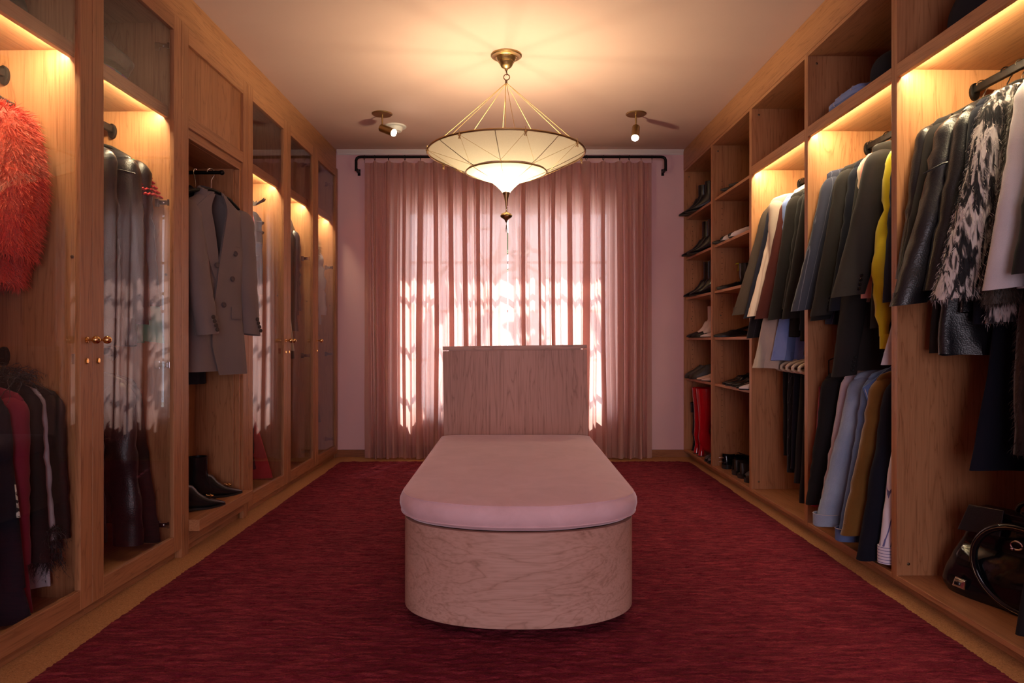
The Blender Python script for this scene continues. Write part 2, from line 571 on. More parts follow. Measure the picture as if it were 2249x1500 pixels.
# ------------------------------------------------------------------ mesh helpers
class MB:
    def __init__(self):
        self.v = []
        self.f = []

    def box(self, x0, x1, y0, y1, z0, z1):
        x0, x1 = min(x0, x1), max(x0, x1)
        y0, y1 = min(y0, y1), max(y0, y1)
        z0, z1 = min(z0, z1), max(z0, z1)
        b = len(self.v)
        self.v += [(x0, y0, z0), (x1, y0, z0), (x1, y1, z0), (x0, y1, z0), (x0, y0, z1), (x1, y0, z1), (x1, y1, z1), (x0, y1, z1)]
        self.f += [tuple(b + i for i in q) for q in ((0, 3, 2, 1), (4, 5, 6, 7), (0, 1, 5, 4), (1, 2, 6, 5), (2, 3, 7, 6), (3, 0, 4, 7))]
        return self

    def loft(self, rings, cap0=True, cap1=True, closed=True):
        b = len(self.v)
        n = len(rings[0])
        for r in rings:
            self.v += [tuple(p) for p in r]
        m = n if closed else n - 1
        for i in range(len(rings) - 1):
            for j in range(m):
                a = b + i * n + j
                c = b + i * n + (j + 1) % n
                self.f.append((a, c, c + n, a + n))
        if cap0:
            self.f.append(tuple(b + j for j in reversed(range(n))))
        if cap1:
            e = b + (len(rings) - 1) * n
            self.f.append(tuple(e + j for j in range(n)))
        return self

    def tube(self, pts, r, n=8, cap=True, closed=False):
        pts = [Vector(p) for p in pts]
        k = len(pts)
        rs = r if isinstance(r, (list, tuple)) else [r] * k
        rings = []
        up = None
        for i, p in enumerate(pts):
            if closed:
                t = pts[(i + 1) % k] - pts[i - 1]
            elif i == 0:
                t = pts[1] - p
            elif i == k - 1:
                t = p - pts[i - 1]
            else:
                t = (pts[i + 1] - p).normalized() + (p - pts[i - 1]).normalized()
            t = t.normalized() if t.length > 1e-9 else Vector((0, 0, 1))
            if up is None:
                up = Vector((0, 0, 1)) if abs(t.z) < 0.9 else Vector((1, 0, 0))
            a = t.cross(up)
            if a.length < 1e-6:
                a = t.orthogonal()
            a.normalize()
            bvec = a.cross(t).normalized()
            up = bvec
            rings.append([p + a * math.cos(q * 2 * PI / n) * rs[i] + bvec * math.sin(q * 2 * PI / n) * rs[i] for q in range(n)])
        if closed:
            rings.append(rings[0])
            return self.loft(rings, False, False)
        return self.loft(rings, cap, cap)

    def lathe(self, prof, c=(0, 0, 0), n=24, axis='z', cap=True):
        rings = []
        for r, h in prof:
            ring = []
            for q in range(n):
                a = q * 2 * PI / n
                x, y = r * math.cos(a), r * math.sin(a)
                if axis == 'z':
                    ring.append((c[0] + x, c[1] + y, c[2] + h))
                elif axis == 'x':
                    ring.append((c[0] + h, c[1] + x, c[2] + y))
                else:
                    ring.append((c[0] + x, c[1] + h, c[2] + y))
            rings.append(ring)
        return self.loft(rings, cap, cap)

    def ball(self, c, r, n=12, sq=(1, 1, 1)):
        prof = []
        rings = []
        for i in range(1, n):
            a = PI * i / n
            rings.append([(c[0] + sq[0] * r * math.sin(a) * math.cos(q * 2 * PI / n), c[1] + sq[1] * r * math.sin(a) * math.sin(q * 2 * PI / n), c[2] + sq[2] * r * math.cos(a)) for q in range(n)])
        return self.loft(rings)

    def build(self, name, mat, parent=None, smooth=True, bevel=0.0, fix=True):
        me = bpy.data.meshes.new(name)
        me.from_pydata(self.v, [], self.f)
        if fix:
            import bmesh
            bm = bmesh.new()
            bm.from_mesh(me)
            bmesh.ops.recalc_face_normals(bm, faces=bm.faces)
            bm.to_mesh(me)
            bm.free()
        if isinstance(mat, str):
            mat = MATS[mat]
        me.materials.append(mat)
        if smooth:
            me.polygons.foreach_set('use_smooth', [True] * len(me.polygons))
            try:
                me.set_sharp_from_angle(angle=R_(38))
            except Exception:
                pass
        o = bpy.data.objects.new(name, me)
        COL.objects.link(o)
        if parent is not None:
            o.parent = parent
        if bevel:
            bv = o.modifiers.new('bevel', 'BEVEL')
            bv.width = bevel
            bv.segments = 2
            bv.limit_method = 'ANGLE'
        return o


def empty(name, loc=(0, 0, 0), rz=0.0):
    o = bpy.data.objects.new(name, None)
    COL.objects.link(o)
    o.location = loc
    o.rotation_euler = (0, 0, rz)
    o.empty_display_size = 0.05
    return o


def tag(o, label, cat, group=None):
    o['label'] = label
    o['category'] = cat
    if group:
        o['group'] = group
    return o


def struct(o):
    o['kind'] = 'structure'
    return o


def stuff(o):
    o['kind'] = 'stuff'
    return o


def copy_tree(o, parent=None):
    c = o.copy()
    COL.objects.link(c)
    c.parent = parent
    for ch in o.children:
        copy_tree(ch, c)
    return c


AR, AL = 0.0109, -0.0113


def RW(v, u, z=0.0):
    return (1.528 + v * math.cos(AR) - u * math.sin(AR), v * math.sin(AR) + u * math.cos(AR), z)


def LW(v, u, z=0.0):
    return (-1.5236 - v * math.cos(AL) - u * math.sin(AL), -v * math.sin(AL) + u * math.cos(AL), z)


def put(o, side, v, u, z=0.0, rz=0.0):
    o.location = RW(v, u, z) if side == 'R' else LW(v, u, z)
    o.rotation_euler = (0, 0, (AR if side == 'R' else AL) + rz)
    return o

# ------------------------------------------------------------------ room shell
YB = 5.796      # inner face of the back wall
CZ = 2.60
YF = -2.4
XW = 2.16
struct(MB().box(-XW - 0.1, XW + 0.1, YF - 0.1, YB + 0.16, -0.1, 0.0).build('floor', 'cork', smooth=False))
struct(MB().box(-XW - 0.1, XW + 0.1, YF - 0.1, YB + 0.16, CZ, CZ + 0.1).build('ceiling', 'ceiling_paint', smooth=False))
struct(MB().box(-XW - 0.1, -XW, YF, YB + 0.16, 0, CZ).build('wall_left', 'wall_paint', smooth=False))
struct(MB().box(XW, XW + 0.1, YF, YB + 0.16, 0, CZ).build('wall_right', 'wall_paint', smooth=False))
WX0, WX1, WZ0, WZ1 = -0.92, 0.88, 0.36, 2.13
b = MB()
b.box(-XW, WX0, YB, YB + 0.16, 0, CZ).box(WX1, XW, YB, YB + 0.16, 0, CZ)
b.box(WX0, WX1, YB, YB + 0.16, 0, WZ0).box(WX0, WX1, YB, YB + 0.16, WZ1, CZ)
struct(b.build('wall_back', 'wall_paint', smooth=False))
struct(MB().box(-XW, XW, YF - 0.1, YF, 0, CZ).build('wall_front', 'wall_paint', smooth=False))
struct(MB().box(-1.60, -1.15, YB - 0.016, YB, 0, 0.062).build('baseboard_left', 'baseboard_wood', smooth=False, bevel=0.002))
struct(MB().box(-1.15, 1.60, YB - 0.016, YB, 0, 0.062).build('baseboard_right', 'baseboard_wood', smooth=False, bevel=0.002))
# small cove moulding where back wall meets ceiling
prof = [(0, 0), (0, -0.038), (-0.008, -0.038), (-0.014, -0.026), (-0.03, -0.012), (-0.036, -0.008), (-0.036, 0)]
rings = [[(x, YB + a, CZ + h) for a, h in prof] for x in (-1.47, 1.46)]
struct(MB().loft(rings).build('trim_1', 'white_paint', smooth=False))

# window with three rows of panes
win = empty('window_1', ((WX0 + WX1) / 2, YB + 0.10, WZ0))
win['kind'] = 'structure'
hw, hh = (WX1 - WX0) / 2, WZ1 - WZ0
b = MB()
b.box(-hw, -hw + 0.05, -0.03, 0.03, 0, hh).box(hw - 0.05, hw, -0.03, 0.03, 0, hh)
b.box(-hw + 0.05, hw - 0.05, -0.03, 0.03, 0, 0.05).box(-hw + 0.05, hw - 0.05, -0.03, 0.03, hh - 0.05, hh)
b.build('window_frame', 'window_white', win, False, 0.002)
MB().box(-hw - 0.02, hw + 0.02, -0.15, -0.03, -0.02, 0.0).build('window_sill', 'window_white', win, False, 0.002)
xs = [-hw + 0.05, -hw / 3, hw / 3, hw - 0.05]
zs = [0.05, 0.46, 0.88, 1.30, hh - 0.05]
for i in (1, 2):
    MB().box(xs[i] - 0.014, xs[i] + 0.014, -0.012, 0.012, 0.05, hh - 0.05).build('muntin', 'window_white', win, False)
for k in (1, 2, 3):
    MB().box(xs[0], xs[3], -0.010, 0.010, zs[k] - 0.011, zs[k] + 0.011).build('muntin', 'window_white', win, False)
for i in range(3):
    for k in range(4):
        MB().box(xs[i], xs[i + 1], -0.002, 0.002, zs[k], zs[k + 1]).build('pane', 'window_glass', win, False)

# outside: paving, garden wall, eave and a leafy plant whose leaves break up the sunlight
struct(MB().box(-6, 6, YB + 0.16, 12, -0.3, -0.1).build('outdoor_ground', 'outdoor_paving', smooth=False))
struct(MB().box(-2.6, 2.6, YB + 0.16, YB + 0.42, 2.36, 2.48).build('eave', 'outdoor_stucco', smooth=False))


def leaf(base, tip, sag, wid, bend):
    base, tip = Vector(base), Vector(tip)
    b = MB()
    d = tip - base
    side = Vector((d.y, -d.x, 0))
    side = side.normalized() if side.length > 1e-4 else Vector((1, 0, 0))
    side = (side * 0.9 + Vector((0.45, 0, 0))).normalized()
    rings = []
    n = 9
    for i in range(n):
        t = i / (n - 1)
        p = base + d * t + Vector((bend * math.sin(t * PI), 0, -sag * t * t))
        wv = wid * (math.sin(PI * min(1, t * 0.92 + 0.06)) ** 0.7) + 0.004
        rings.append([p - side * wv, p - side * wv * 0.5 + Vector((0, 0.01, 0.012)), p + Vector((0, 0, 0.02)), p + side * wv * 0.5 + Vector((0, 0.01, 0.012)), p + side * wv])
    low = [[q + Vector((0, 0.002, -0.003)) for q in reversed(r)] for r in rings]
    b.loft([a + c for a, c in zip(rings, low)])
    return b


pl = empty('garden_plant', (0.1, 6.6, -0.1))
tag(pl, 'tall broad-leaved garden plant outside the window, its leaf shadows falling on the curtains', 'plant')
MB().tube([(0, 0, 0), (0.05, 0.05, 1.0), (0.0, 0.1, 2.2)], [0.06, 0.05, 0.04]).build('stem', 'trunk_brown', pl)
MB().tube([(-0.9, 0.05, 0), (-0.85, 0.0, 1.0), (-0.8, 0.1, 2.4)], [0.06, 0.05, 0.04]).build('stem', 'trunk_brown', pl)
rl = random.Random(3)
for k in range(30):
    bx_ = rl.uniform(-0.95, 1.25)
    z0 = rl.uniform(1.25, 2.75)
    ang = rl.uniform(-0.9, 0.9)
    ln = rl.uniform(0.35, 0.7)
    leaf((bx_, rl.uniform(-0.25, 0.25), z0), (bx_ + ln * math.sin(ang), rl.uniform(-0.25, 0.2), z0 + ln * math.cos(ang)), rl.uniform(0.05, 0.25), rl.uniform(0.035, 0.085), rl.uniform(-0.12, 0.12)).build('leaf', 'leaf_green', pl)

# ------------------------------------------------------------------ rug
RX0, RX1, RY0, RY1 = -1.372, 1.438, 0.25, 5.545
nx, ny = 470, 760
gx = np.linspace(RX0, RX1, nx)
gy = np.linspace(RY0, RY1, ny)


def blur(a, k, ax):
    ker = np.ones(k) / k
    return np.apply_along_axis(lambda q: np.convolve(q, ker, 'same'), ax, a)


fld = np.random.rand(ny, nx)
s1 = blur(blur(fld, 7, 1), 2, 0)
s2 = blur(np.random.rand(ny, nx), 3, 1)
s3 = blur(blur(np.random.rand(ny, nx), 31, 1), 9, 0)
h = 0.009 + 0.010 * (s1 - 0.5) * 2.2 + 0.004 * (s2 - 0.5) + 0.02 * (s3 - 0.5)
h = np.clip(h, 0.003, 0.022)
XX, YY = np.meshgrid(gx, gy)
XX = XX + 0.004 * (np.random.rand(ny, nx) - 0.5)
YY = YY + 0.004 * (np.random.rand(ny, nx) - 0.5)
edge = np.random.rand(ny) * 0.005 + blur(np.random.rand(ny), 15, 0) * 0.024
XX[:, 0] -= edge
XX[:, -1] += edge[::-1]
ed2 = np.random.rand(nx) * 0.014
YY[-1, :] += ed2
h[:, 0] = 0.001
h[:, -1] = 0.001
h[0, :] = 0.001
h[-1, :] = 0.001
vv = np.stack([XX, YY, h], -1).reshape(-1, 3)
ii = (np.arange(ny - 1)[:, None] * nx + np.arange(nx - 1)[None, :]).reshape(-1)
ff = np.stack([ii, ii + 1, ii + nx + 1, ii + nx], -1)
me = bpy.data.meshes.new('rug')
me.vertices.add(len(vv))
me.vertices.foreach_set('co', vv.astype(np.float32).ravel())
me.loops.add(ff.size)
me.loops.foreach_set('vertex_index', ff.astype(np.int32).ravel())
me.polygons.add(len(ff))
me.polygons.foreach_set('loop_start', np.arange(0, ff.size, 4, dtype=np.int32))
me.polygons.foreach_set('use_smooth', np.ones(len(ff), dtype=bool))
me.update(calc_edges=True)
me.materials.append(MATS['rug_pile'])
rug = bpy.data.objects.new('rug', me)
COL.objects.link(rug)
tag(rug, 'large crimson shaggy rug with streaky pile covering the cork floor', 'rug')

# ------------------------------------------------------------------ cabinets
TP = 0.019      # board thickness
DEP = 0.60      # depth of the cases
rodz_up, rodz_lo = 1.955, 0.935
FASC0, FASC1 = 2.005, 2.057


def unit(side, name, u0, u1, label, cat='wardrobe'):
    r = empty(name)
    put(r, side, 0, u0)
    tag(r, label, cat, 'built-in wardrobe bays')
    r['w'] = u1 - u0
    return r


def P(r, side, name, mat, v0, v1, y0, y1, z0, z1, bevel=0.0015):
    s = 1 if side == 'R' else -1
    return MB().box(s * v0, s * v1, y0, y1, z0, z1).build(name, mat, r, False, bevel)


def rod(r, side, y0, y1, v, z):
    s = 1 if side == 'R' else -1
    o = MB().box(s * (v - 0.008), s * (v + 0.008), y0, y1, z - 0.016, z + 0.016).build('hanging_rod', 'black_iron', r, False, 0.004)
    for y, d in ((y0, 1), (y1, -1)):
        b = MB()
        pr = [(0.0, 0), (0.026, 0), (0.026, 0.012), (0.02, 0.014), (0.0, 0.014)]
        rings = []
        for rr, hh_ in pr[1:4]:
            rings.append([(s * v + rr * 0.7 * math.cos(a), y + d * hh_, z - 0.008 + rr * 1.3 * math.sin(a)) for a in [q * 2 * PI / 16 for q in range(16)]])
        b.loft(rings).build('rod_socket', 'black_iron', r)
    return o


def screws(r, side, y, d, pts):
    s = 1 if side == 'R' else -1
    for v, z in pts:
        MB().lathe([(0.001, 0), (0.006, 0), (0.006, d * 0.002), (0.003, d * 0.003)], (s * v, y, z), 10, 'y').build('screw_cap', 'dark_bronze', r)


def case(r, side, W, fv=0.0, floor_z=0.07, top_z=2.431, toe_v=0.05):
    """sides, back, floor board, top, toe board; fv = front of the boards"""
    P(r, side, 'side_panel', 'cherry_z', fv, DEP, 0.0, TP, floor_z - TP, top_z)
    P(r, side, 'side_panel', 'cherry_z', fv, DEP, W - TP, W, floor_z - TP, top_z)
    P(r, side, 'back_panel', 'cherry_z', DEP - 0.012, DEP, TP, W - TP, floor_z, top_z)
    P(r, side, 'base_board', 'cherry_y', fv, DEP - 0.012, TP, W - TP, floor_z - TP, floor_z)
    P(r, side, 'top_board', 'cherry_y', fv + 0.001, DEP - 0.012, TP, W - TP, top_z - TP, top_z)
    P(r, side, 'toe_board', 'cherry_y', toe_v, toe_v + 0.016, 0, W, 0.0, floor_z - TP)


def lit_shelf(r, side, W, fv, z0=FASC0, z1=FASC1):
    P(r, side, 'upper_shelf', 'cherry_y', fv + 0.02, DEP - 0.012, TP, W - TP, z1 - 0.022, z1 - 0.001)
    P(r, side, 'light_valance', 'cherry_y', fv, fv + 0.02, TP, W - TP, z0, z1)
    s = 1 if side == 'R' else -1
    # wedge behind the valance whose glowing face looks down and into the bay
    o = MB().loft([[(s * (fv + 0.0204), y, z0 + 0.004), (s * (fv + 0.0204), y, z0 + 0.022), (s * (fv + 0.037), y, z0 + 0.022)] for y in (TP + 0.012, W - TP - 0.012)]).build('led_strip', 'led_warm', r, False)
    o['label'] = 'warm glowing light strip under the shelf'


UR = [(5.012, 5.790), (4.227, 5.012), (3.449, 4.227), (2.672, 3.449), (1.895, 2.672)]
RL = ['open wardrobe bay of shoe shelves beside the back wall, holding red boots at the bottom',
      'open wardrobe bay of shoe shelves next to the hanging suits, spiked shoes at the bottom',
      'open wardrobe bay with cream and burgundy jackets above white hangers',
      'open wardrobe bay with blue folded pyjamas on top and denim jackets below',
      'open wardrobe bay with leather and fur coats above a glossy handbag']
RU = []
for k, (u0, u1) in enumerate(UR):
    r = unit('R', 'open_wardrobe', u0, u1, RL[k])
    RU.append(r)
    W = u1 - u0
    case(r, 'R', W)
    if k < 2:
        for z in (2.024, 1.683, 1.348, 1.010, 0.674):
            P(r, 'R', 'shoe_shelf', 'cherry_y', 0.016, DEP - 0.012, TP, W - TP, z - TP, z)
        b = MB()
        for vrow in (0.07, 0.45):
            for q in range(46):
                zz = 0.35 + q * 0.04
                if all(abs(zz - s_) > 0.025 for s_ in (2.014, 1.673, 1.338, 1.0, 0.664)):
                    b.box(vrow - 0.0025, vrow + 0.0025, W - TP - 0.0008, W - TP + 0.001, zz - 0.0025, zz + 0.0025)
        stuff(b.build('pin_holes', 'black_plastic', r, False))
        screws(r, 'R', W - TP, -1, [(0.04, 2.37), (0.06, 1.17)])
    else:
        lit_shelf(r, 'R', W, 0.0)
        rod(r, 'R', TP, W - TP, 0.30, rodz_up)
        if k < 4:
            rod(r, 'R', TP, W - TP, 0.30, rodz_lo)
        screws(r, 'R', W - TP, -1, [(0.045, 2.375), (0.045, 0.115)])
r0 = struct(MB().box(0, 0.6, 0, 3.90, 2.4315, CZ).build('trim_2', 'cherry_y', None, False, 0.002))
put(r0, 'R', -0.001, 1.892)

UL = [(1.797, 2.442), (2.442, 3.087), (3.087, 3.849), (3.849, 4.502), (4.502, 5.128), (5.128, 5.750)]
LLAB = ['glass door wardrobe nearest the camera on the left, holding the red fur coat',
        'glass door wardrobe filled with black leather jackets, left of the open niche',
        'wooden wardrobe section with open niche for the grey blazer and panelled door above',
        'glass door wardrobe right of the niche, with a red blouse inside',
        'glass door wardrobe second from the back wall on the left, with a cream coat inside',
        'glass door wardrobe at the back wall on the left, with a fur-collared coat inside']
DT = 0.021      # door thickness
DZ0, DZ1 = 0.043, 2.428
ST = 0.067


def knob(parent, y, z):
    b = MB()
    b.lathe([(0.011, 0.0), (0.011, 0.003), (0.0045, 0.005), (0.004, 0.022), (0.0045, 0.024)], (0, y, z), 14, 'x')
    b.ball((0.034, y, z), 0.0145, 14)
    o = b.build('knob', 'brass', parent)
    o['label'] = 'round brass knob'
    b = MB()
    b.lathe([(0.0105, 0.0), (0.0105, 0.003), (0.008, 0.004), (0.006, 0.004)], (0, y, z - 0.075), 14, 'x')
    b.box(0.003, 0.0055, y - 0.001, y + 0.001, z - 0.079, z - 0.071)
    b.build('keyhole_lock', 'brass', parent)


def hinge(parent, y, d, z):
    b = MB()
    b.box(-DT - 0.012, -DT - 0.001, y - d * 0.018, y + d * 0.012, z - 0.014, z + 0.014)
    b.box(-DT - 0.05, -DT - 0.012, y - d * 0.016, y - d * 0.002, z - 0.010, z + 0.010)
    b.box(-DT - 0.072, -DT - 0.05, y - d * 0.010, y - d * 0.001, z - 0.018, z + 0.018)
    b.lathe([(0.003, 0), (0.004, 0.0), (0.004, d * 0.003)], (-DT - 0.03, y - d * 0.019, z), 8, 'y')
    b.build('hinge', 'chrome', parent, False, 0.001)


LU = []
for k, (u0, u1) in enumerate(UL):
    r = unit('L', 'niche_wardrobe' if k == 2 else 'glass_wardrobe', u0, u1, LLAB[k])
    LU.append(r)
    W = u1 - u0
    g = 0.0015
    if k != 2:
        case(r, 'L', W, fv=DT + 0.002, top_z=2.43, toe_v=0.03)
        lit_shelf(r, 'L', W, DT + 0.03, 1.985, 2.035)
        rod(r, 'L', TP, W - TP, 0.30, 1.93)
        rod(r, 'L', TP, W - TP, 0.30, 0.935)
        d = MB().box(-DT, 0, g, W - g, DZ0, DZ0).build('door', 'cherry_z', r, False) if False else None
        d = bpy.data.objects.new('door', None)
        COL.objects.link(d)
        d.parent = r
        d['label'] = 'wood framed glass door'
        MB().box(-DT, 0, g, ST, DZ0, DZ1).build('stile', 'cherry_z', d, False, 0.0015)
        MB().box(-DT, 0, W - ST, W - g, DZ0, DZ1).build('stile', 'cherry_z', d, False, 0.0015)
        MB().box(-DT, 0, ST, W - ST, DZ0, DZ0 + 0.07).build('rail', 'cherry_y', d, False, 0.0015)
        MB().box(-DT, 0, ST, W - ST, DZ1 - 0.07, DZ1).build('rail', 'cherry_y', d, False, 0.0015)
        MB().box(-0.0145, -0.0095, ST - 0.004, W - ST + 0.004, DZ0 + 0.066, DZ1 - 0.066).build('glass_pane', 'door_glass', d, False)
        left_knob = k in (1, 4, 5)
        knob(d, 0.033 if left_knob else W - 0.033, 0.985)
        hy, hd = (W - 0.045, 1) if left_knob else (0.045, -1)
        for z in (2.29, 1.595, 0.875, 0.165):
            hinge(d, hy, hd, z)
        if k in (0, 3):
            MB().box(-DT - 0.02, -DT, W - 0.052, W - 0.03, 0.90, 0.935).box(-DT - 0.012, -DT, W - 0.06, W - 0.022, 0.912, 0.922).build('door_catch', 'brass', d, False)
        screws(r, 'L', W - TP, -1, [(0.06, 1.28)])
    else:
        # panelled upper door and open niche
        nd = 0.25
        FW = 0.068
        P(r, 'L', 'side_panel', 'cherry_z', 0.0, DEP, g, 0.021, 0.0, 2.43)
        P(r, 'L', 'side_panel', 'cherry_z', 0.0, DEP, W - 0.021, W - g, 0.0, 2.43)
        P(r, 'L', 'stile', 'cherry_z', 0.0, 0.022, 0.021, FW, 0.0, 2.426)
        P(r, 'L', 'stile', 'cherry_z', 0.0, 0.022, W - FW, W - 0.021, 0.0, 2.426)
        P(r, 'L', 'rail', 'cherry_y', 0.0, 0.022, FW, W - FW, 2.35, 2.426)
        P(r, 'L', 'rail', 'cherry_y', 0.0, 0.022, FW, W - FW, 1.968, 2.027)
        pw = (W - 2 * FW) / 6
        wds = [0.9, 0.55, 1.2, 0.5, 1.55, 1.3]
        tot = sum(wds)
        y = FW
        for q, wd in enumerate(wds):
            y2 = y + wd / tot * (W - 2 * FW)
            P(r, 'L', 'panel_board', 'cherry_z', 0.014, 0.026, y, y2 - 0.0004, 2.02, 2.355, 0.0006)
            y = y2
        IF = 0.025
        P(r, 'L', 'inner_frame', 'cherry_y', 0.012, 0.04, FW, W - FW, 1.925, 1.968)
        P(r, 'L', 'inner_frame', 'cherry_z', 0.012, 0.04, W - FW - IF, W - FW, 0.156, 1.925)
        P(r, 'L', 'inner_frame', 'cherry_z', 0.012, 0.04, FW, FW + 0.012, 0.156, 1.925)
        P(r, 'L', 'niche_side', 'cherry_z', 0.04, nd, W - FW - IF - 0.012, W - FW - IF + 0.004, 0.156, 1.93)
        P(r, 'L', 'niche_side', 'cherry_z', 0.04, nd, FW + 0.004, FW + 0.018, 0.156, 1.93)
        P(r, 'L', 'niche_back', 'cherry_z', nd, nd + 0.014, FW, W - FW, 0.1, 1.95)
        P(r, 'L', 'niche_top', 'cherry_y', 0.04, nd, FW + 0.018, W - FW - IF - 0.012, 1.925, 1.945)
        P(r, 'L', 'niche_floor', 'cherry_y', -0.002, nd, FW, W - FW, 0.138, 0.156)
        P(r, 'L', 'sill_board', 'cherry_y', -0.05, -0.001, FW - 0.002, W - FW + 0.004, 0.104, 0.156)
        P(r, 'L', 'lower_rail', 'cherry_y', 0.0, 0.022, FW, W - FW, 0.043, 0.137)
        P(r, 'L', 'toe_board', 'cherry_y', 0.03, 0.046, 0.021, W - 0.021, 0.0, 0.043)
        b = MB().tube([(-nd, 0.375, 1.835), (0.02, 0.375, 1.835)], 0.009, 10)
        b.ball((0.02, 0.375, 1.835), 0.013, 10)
        b.lathe([(0.02, -nd), (0.02, -nd + 0.01)], (0, 0.375, 1.835), 12, 'x')
        o = b.build('valet_rod', 'black_iron', r)
P(LU[5], 'L', 'filler_strip', 'cherry_z', 0.02, 0.04, 0.622, 0.646, 0.0, 2.43)
r0 = struct(MB().box(-0.6, 0, 0, 3.99, 2.4305, CZ).build('trim_3', 'cherry_y', None, False, 0.002))
put(r0, 'L', 0.022, 1.797)

# ------------------------------------------------------------------ bench (daybed)
BW, BB, BY0, BY1 = 0.407, 0.27, 2.20, 3.87
BX = 0.027


def outline(wd, bulge, y_front, y_back, n=48, rc=0.0, ex=2.15):
    """closed outline: straight back, elliptical front"""
    pts = []
    c = y_front + bulge
    for i in range(n + 1):
        a = PI + PI * i / n
        ca, sa = math.cos(a), math.sin(a)
        pts.append((wd * math.copysign(abs(ca) ** (2 / ex), ca), c + bulge * math.copysign(abs(sa) ** (2 / ex), sa)))
    if rc > 0:
        for q in range(7):
            a = q / 6 * PI / 2
            pts.append((wd - rc + rc * math.cos(a), y_back - rc + rc * math.sin(a)))
        for q in range(7):
            a = PI / 2 + q / 6 * PI / 2
            pts.append((-wd + rc + rc * math.cos(a), y_back - rc + rc * math.sin(a)))
    else:
        pts += [(wd, y_back), (-wd, y_back)]
    return pts


bench = empty('daybed_bench', (BX, 3.0, 0))
tag(bench, 'pale cherry wood daybed with rounded front and tall headboard on the crimson rug', 'bench')
oy = -3.0
ol = outline(BW, BB, BY0 + oy, BY1 + 0.045 + oy)
inn = outline(BW - 0.022, BB - 0.02, BY0 + 0.022 + oy, BY1 + oy)
b = MB()
b.loft([[(x, y, 0.050) for x, y in ol], [(x, y, 0.361) for x, y in ol], [(x, y, 0.361) for x, y in inn], [(x, y, 0.335) for x, y in inn]])
b.build('base', 'bench_x', bench, True, 0.002)
pl_ = outline(BW - 0.16, BB - 0.05, BY0 + 0.20 + oy, BY1 - 0.12 + oy)
MB().loft([[(x, y, 0.008) for x, y in pl_], [(x, y, 0.0505) for x, y in pl_]]).build('plinth', 'plinth_dark', bench, False)
hb = MB().box(-BW - 0.002, BW + 0.002, BY1 + oy, BY1 + 0.04 + oy, 0.30, 0.930).build('headboard', 'bench_z', bench, False, 0.002)
hb2 = MB().box(-BW + 0.033, BW - 0.033, BY1 + 0.004 + oy, BY1 + 0.036 + oy, 0.928, 0.936).build('cap_spacer', 'bench_x', bench, False)
hc = MB().box(-BW - 0.002, BW + 0.002, BY1 + oy, BY1 + 0.04 + oy, 0.935, 0.957).build('headboard_cap', 'bench_x', bench, False, 0.0015)
for o in (hb, hb2, hc):
    o.rotation_euler = (0, R_(-0.75), 0)
    o.location = (0.008, 0, -0.001)

# cushion (separate thing resting on the base)
cu = empty('seat_cushion', (BX, 3.0, 0.362))
tag(cu, 'dusty pink velvet seat cushion with rounded front end lying on the daybed', 'cushion')
rings = []


def cring(ins, z, wob=0.0):
    o_ = outline(BW + 0.011 - ins, BB + 0.008 - ins * 0.7, BY0 - 0.010 + ins + oy, BY1 - 0.004 - ins * 0.5 + oy, rc=max(0.07 - ins * 0.4, 0.02))
    if wob:
        return [(x, y, z + wob * mnoise.noise((x * 7, y * 7, 1.7))) for x, y in o_]
    return [(x, y, z) for x, y in o_]


spec = [(0.10, 0.001), (0.045, 0.001), (0.022, 0.004), (0.010, 0.012), (0.004, 0.017), (0.002, 0.021), (-0.003, 0.030), (-0.007, 0.045), (-0.006, 0.062), (-0.001, 0.076), (0.004, 0.082), (0.007, 0.0855), (0.013, 0.088), (0.03, 0.091), (0.06, 0.0935), (0.12, 0.0955), (0.2, 0.096), (0.3, 0.096), (0.38, 0.096)]
for ins, z in spec:
    rings.append(cring(ins, z, 0.0025 if 0.07 < z < 0.09 or z < 0.02 else 0.001))
for i, rg in enumerate(rings):
    if 6 <= i <= 9:
        rings[i] = [(x + 0.0035 * mnoise.noise((x * 40, y * 40, z * 4)) * (1 if x > 0 else -1), y - 0.003 * mnoise.noise((x * 38, y * 30, z * 3 + 4)), z) for x, y, z in rg]
MB().loft(rings).build('cover', 'cushion_velvet', cu)
for ins, z in ((-0.0005, 0.0205), (0.0065, 0.0855)):
    rg = cring(ins, z, 0.0025 if z > 0.07 else 0.001)
    MB().tube(rg, 0.0022, 6, closed=True).build('piping', 'cushion_velvet', cu)

# ------------------------------------------------------------------ pendant lamp
PX, PY = -0.026, 3.866
pd = empty('pendant_lamp', (PX, PY, CZ))
tag(pd, 'large pendant lamp of two stacked silk discs ending in a glowing trumpet', 'lamp')


def zz(z):
    return z - CZ


b = MB()
b.lathe([(0.0, 0), (0.088, 0), (0.088, -0.006), (0.083, -0.011), (0.062, -0.013), (0.056, -0.018), (0.050, -0.033), (0.044, -0.040), (0.041, -0.042), (0.036, -0.055), (0.030, -0.066), (0.018, -0.074), (0.010, -0.078), (0.008, -0.088), (0.0, -0.089)], n=40)
b.build('ceiling_canopy', 'old_brass', pd)
for r_, z_ in ((0.0575, -0.0165), (0.0440, -0.0395)):
    MB().tube([(r_ * math.cos(a), r_ * math.sin(a), z_) for a in [q * 2 * PI / 40 for q in range(40)]], 0.0018, 6, closed=True).build('bead_ring', 'brass', pd)
b = MB()
b.tube([(0, 0, -0.086), (0.002, 0, -0.102), (0.006, 0, -0.108), (0.002, 0, -0.114)], 0.0035, 8)
b.tube([(0.002 + 0.017 * math.cos(a), 0.003 * math.sin(a), -0.125 + 0.017 * math.sin(a)) for a in [q * 2 * PI / 20 for q in range(20)]], 0.0028, 8, closed=True)
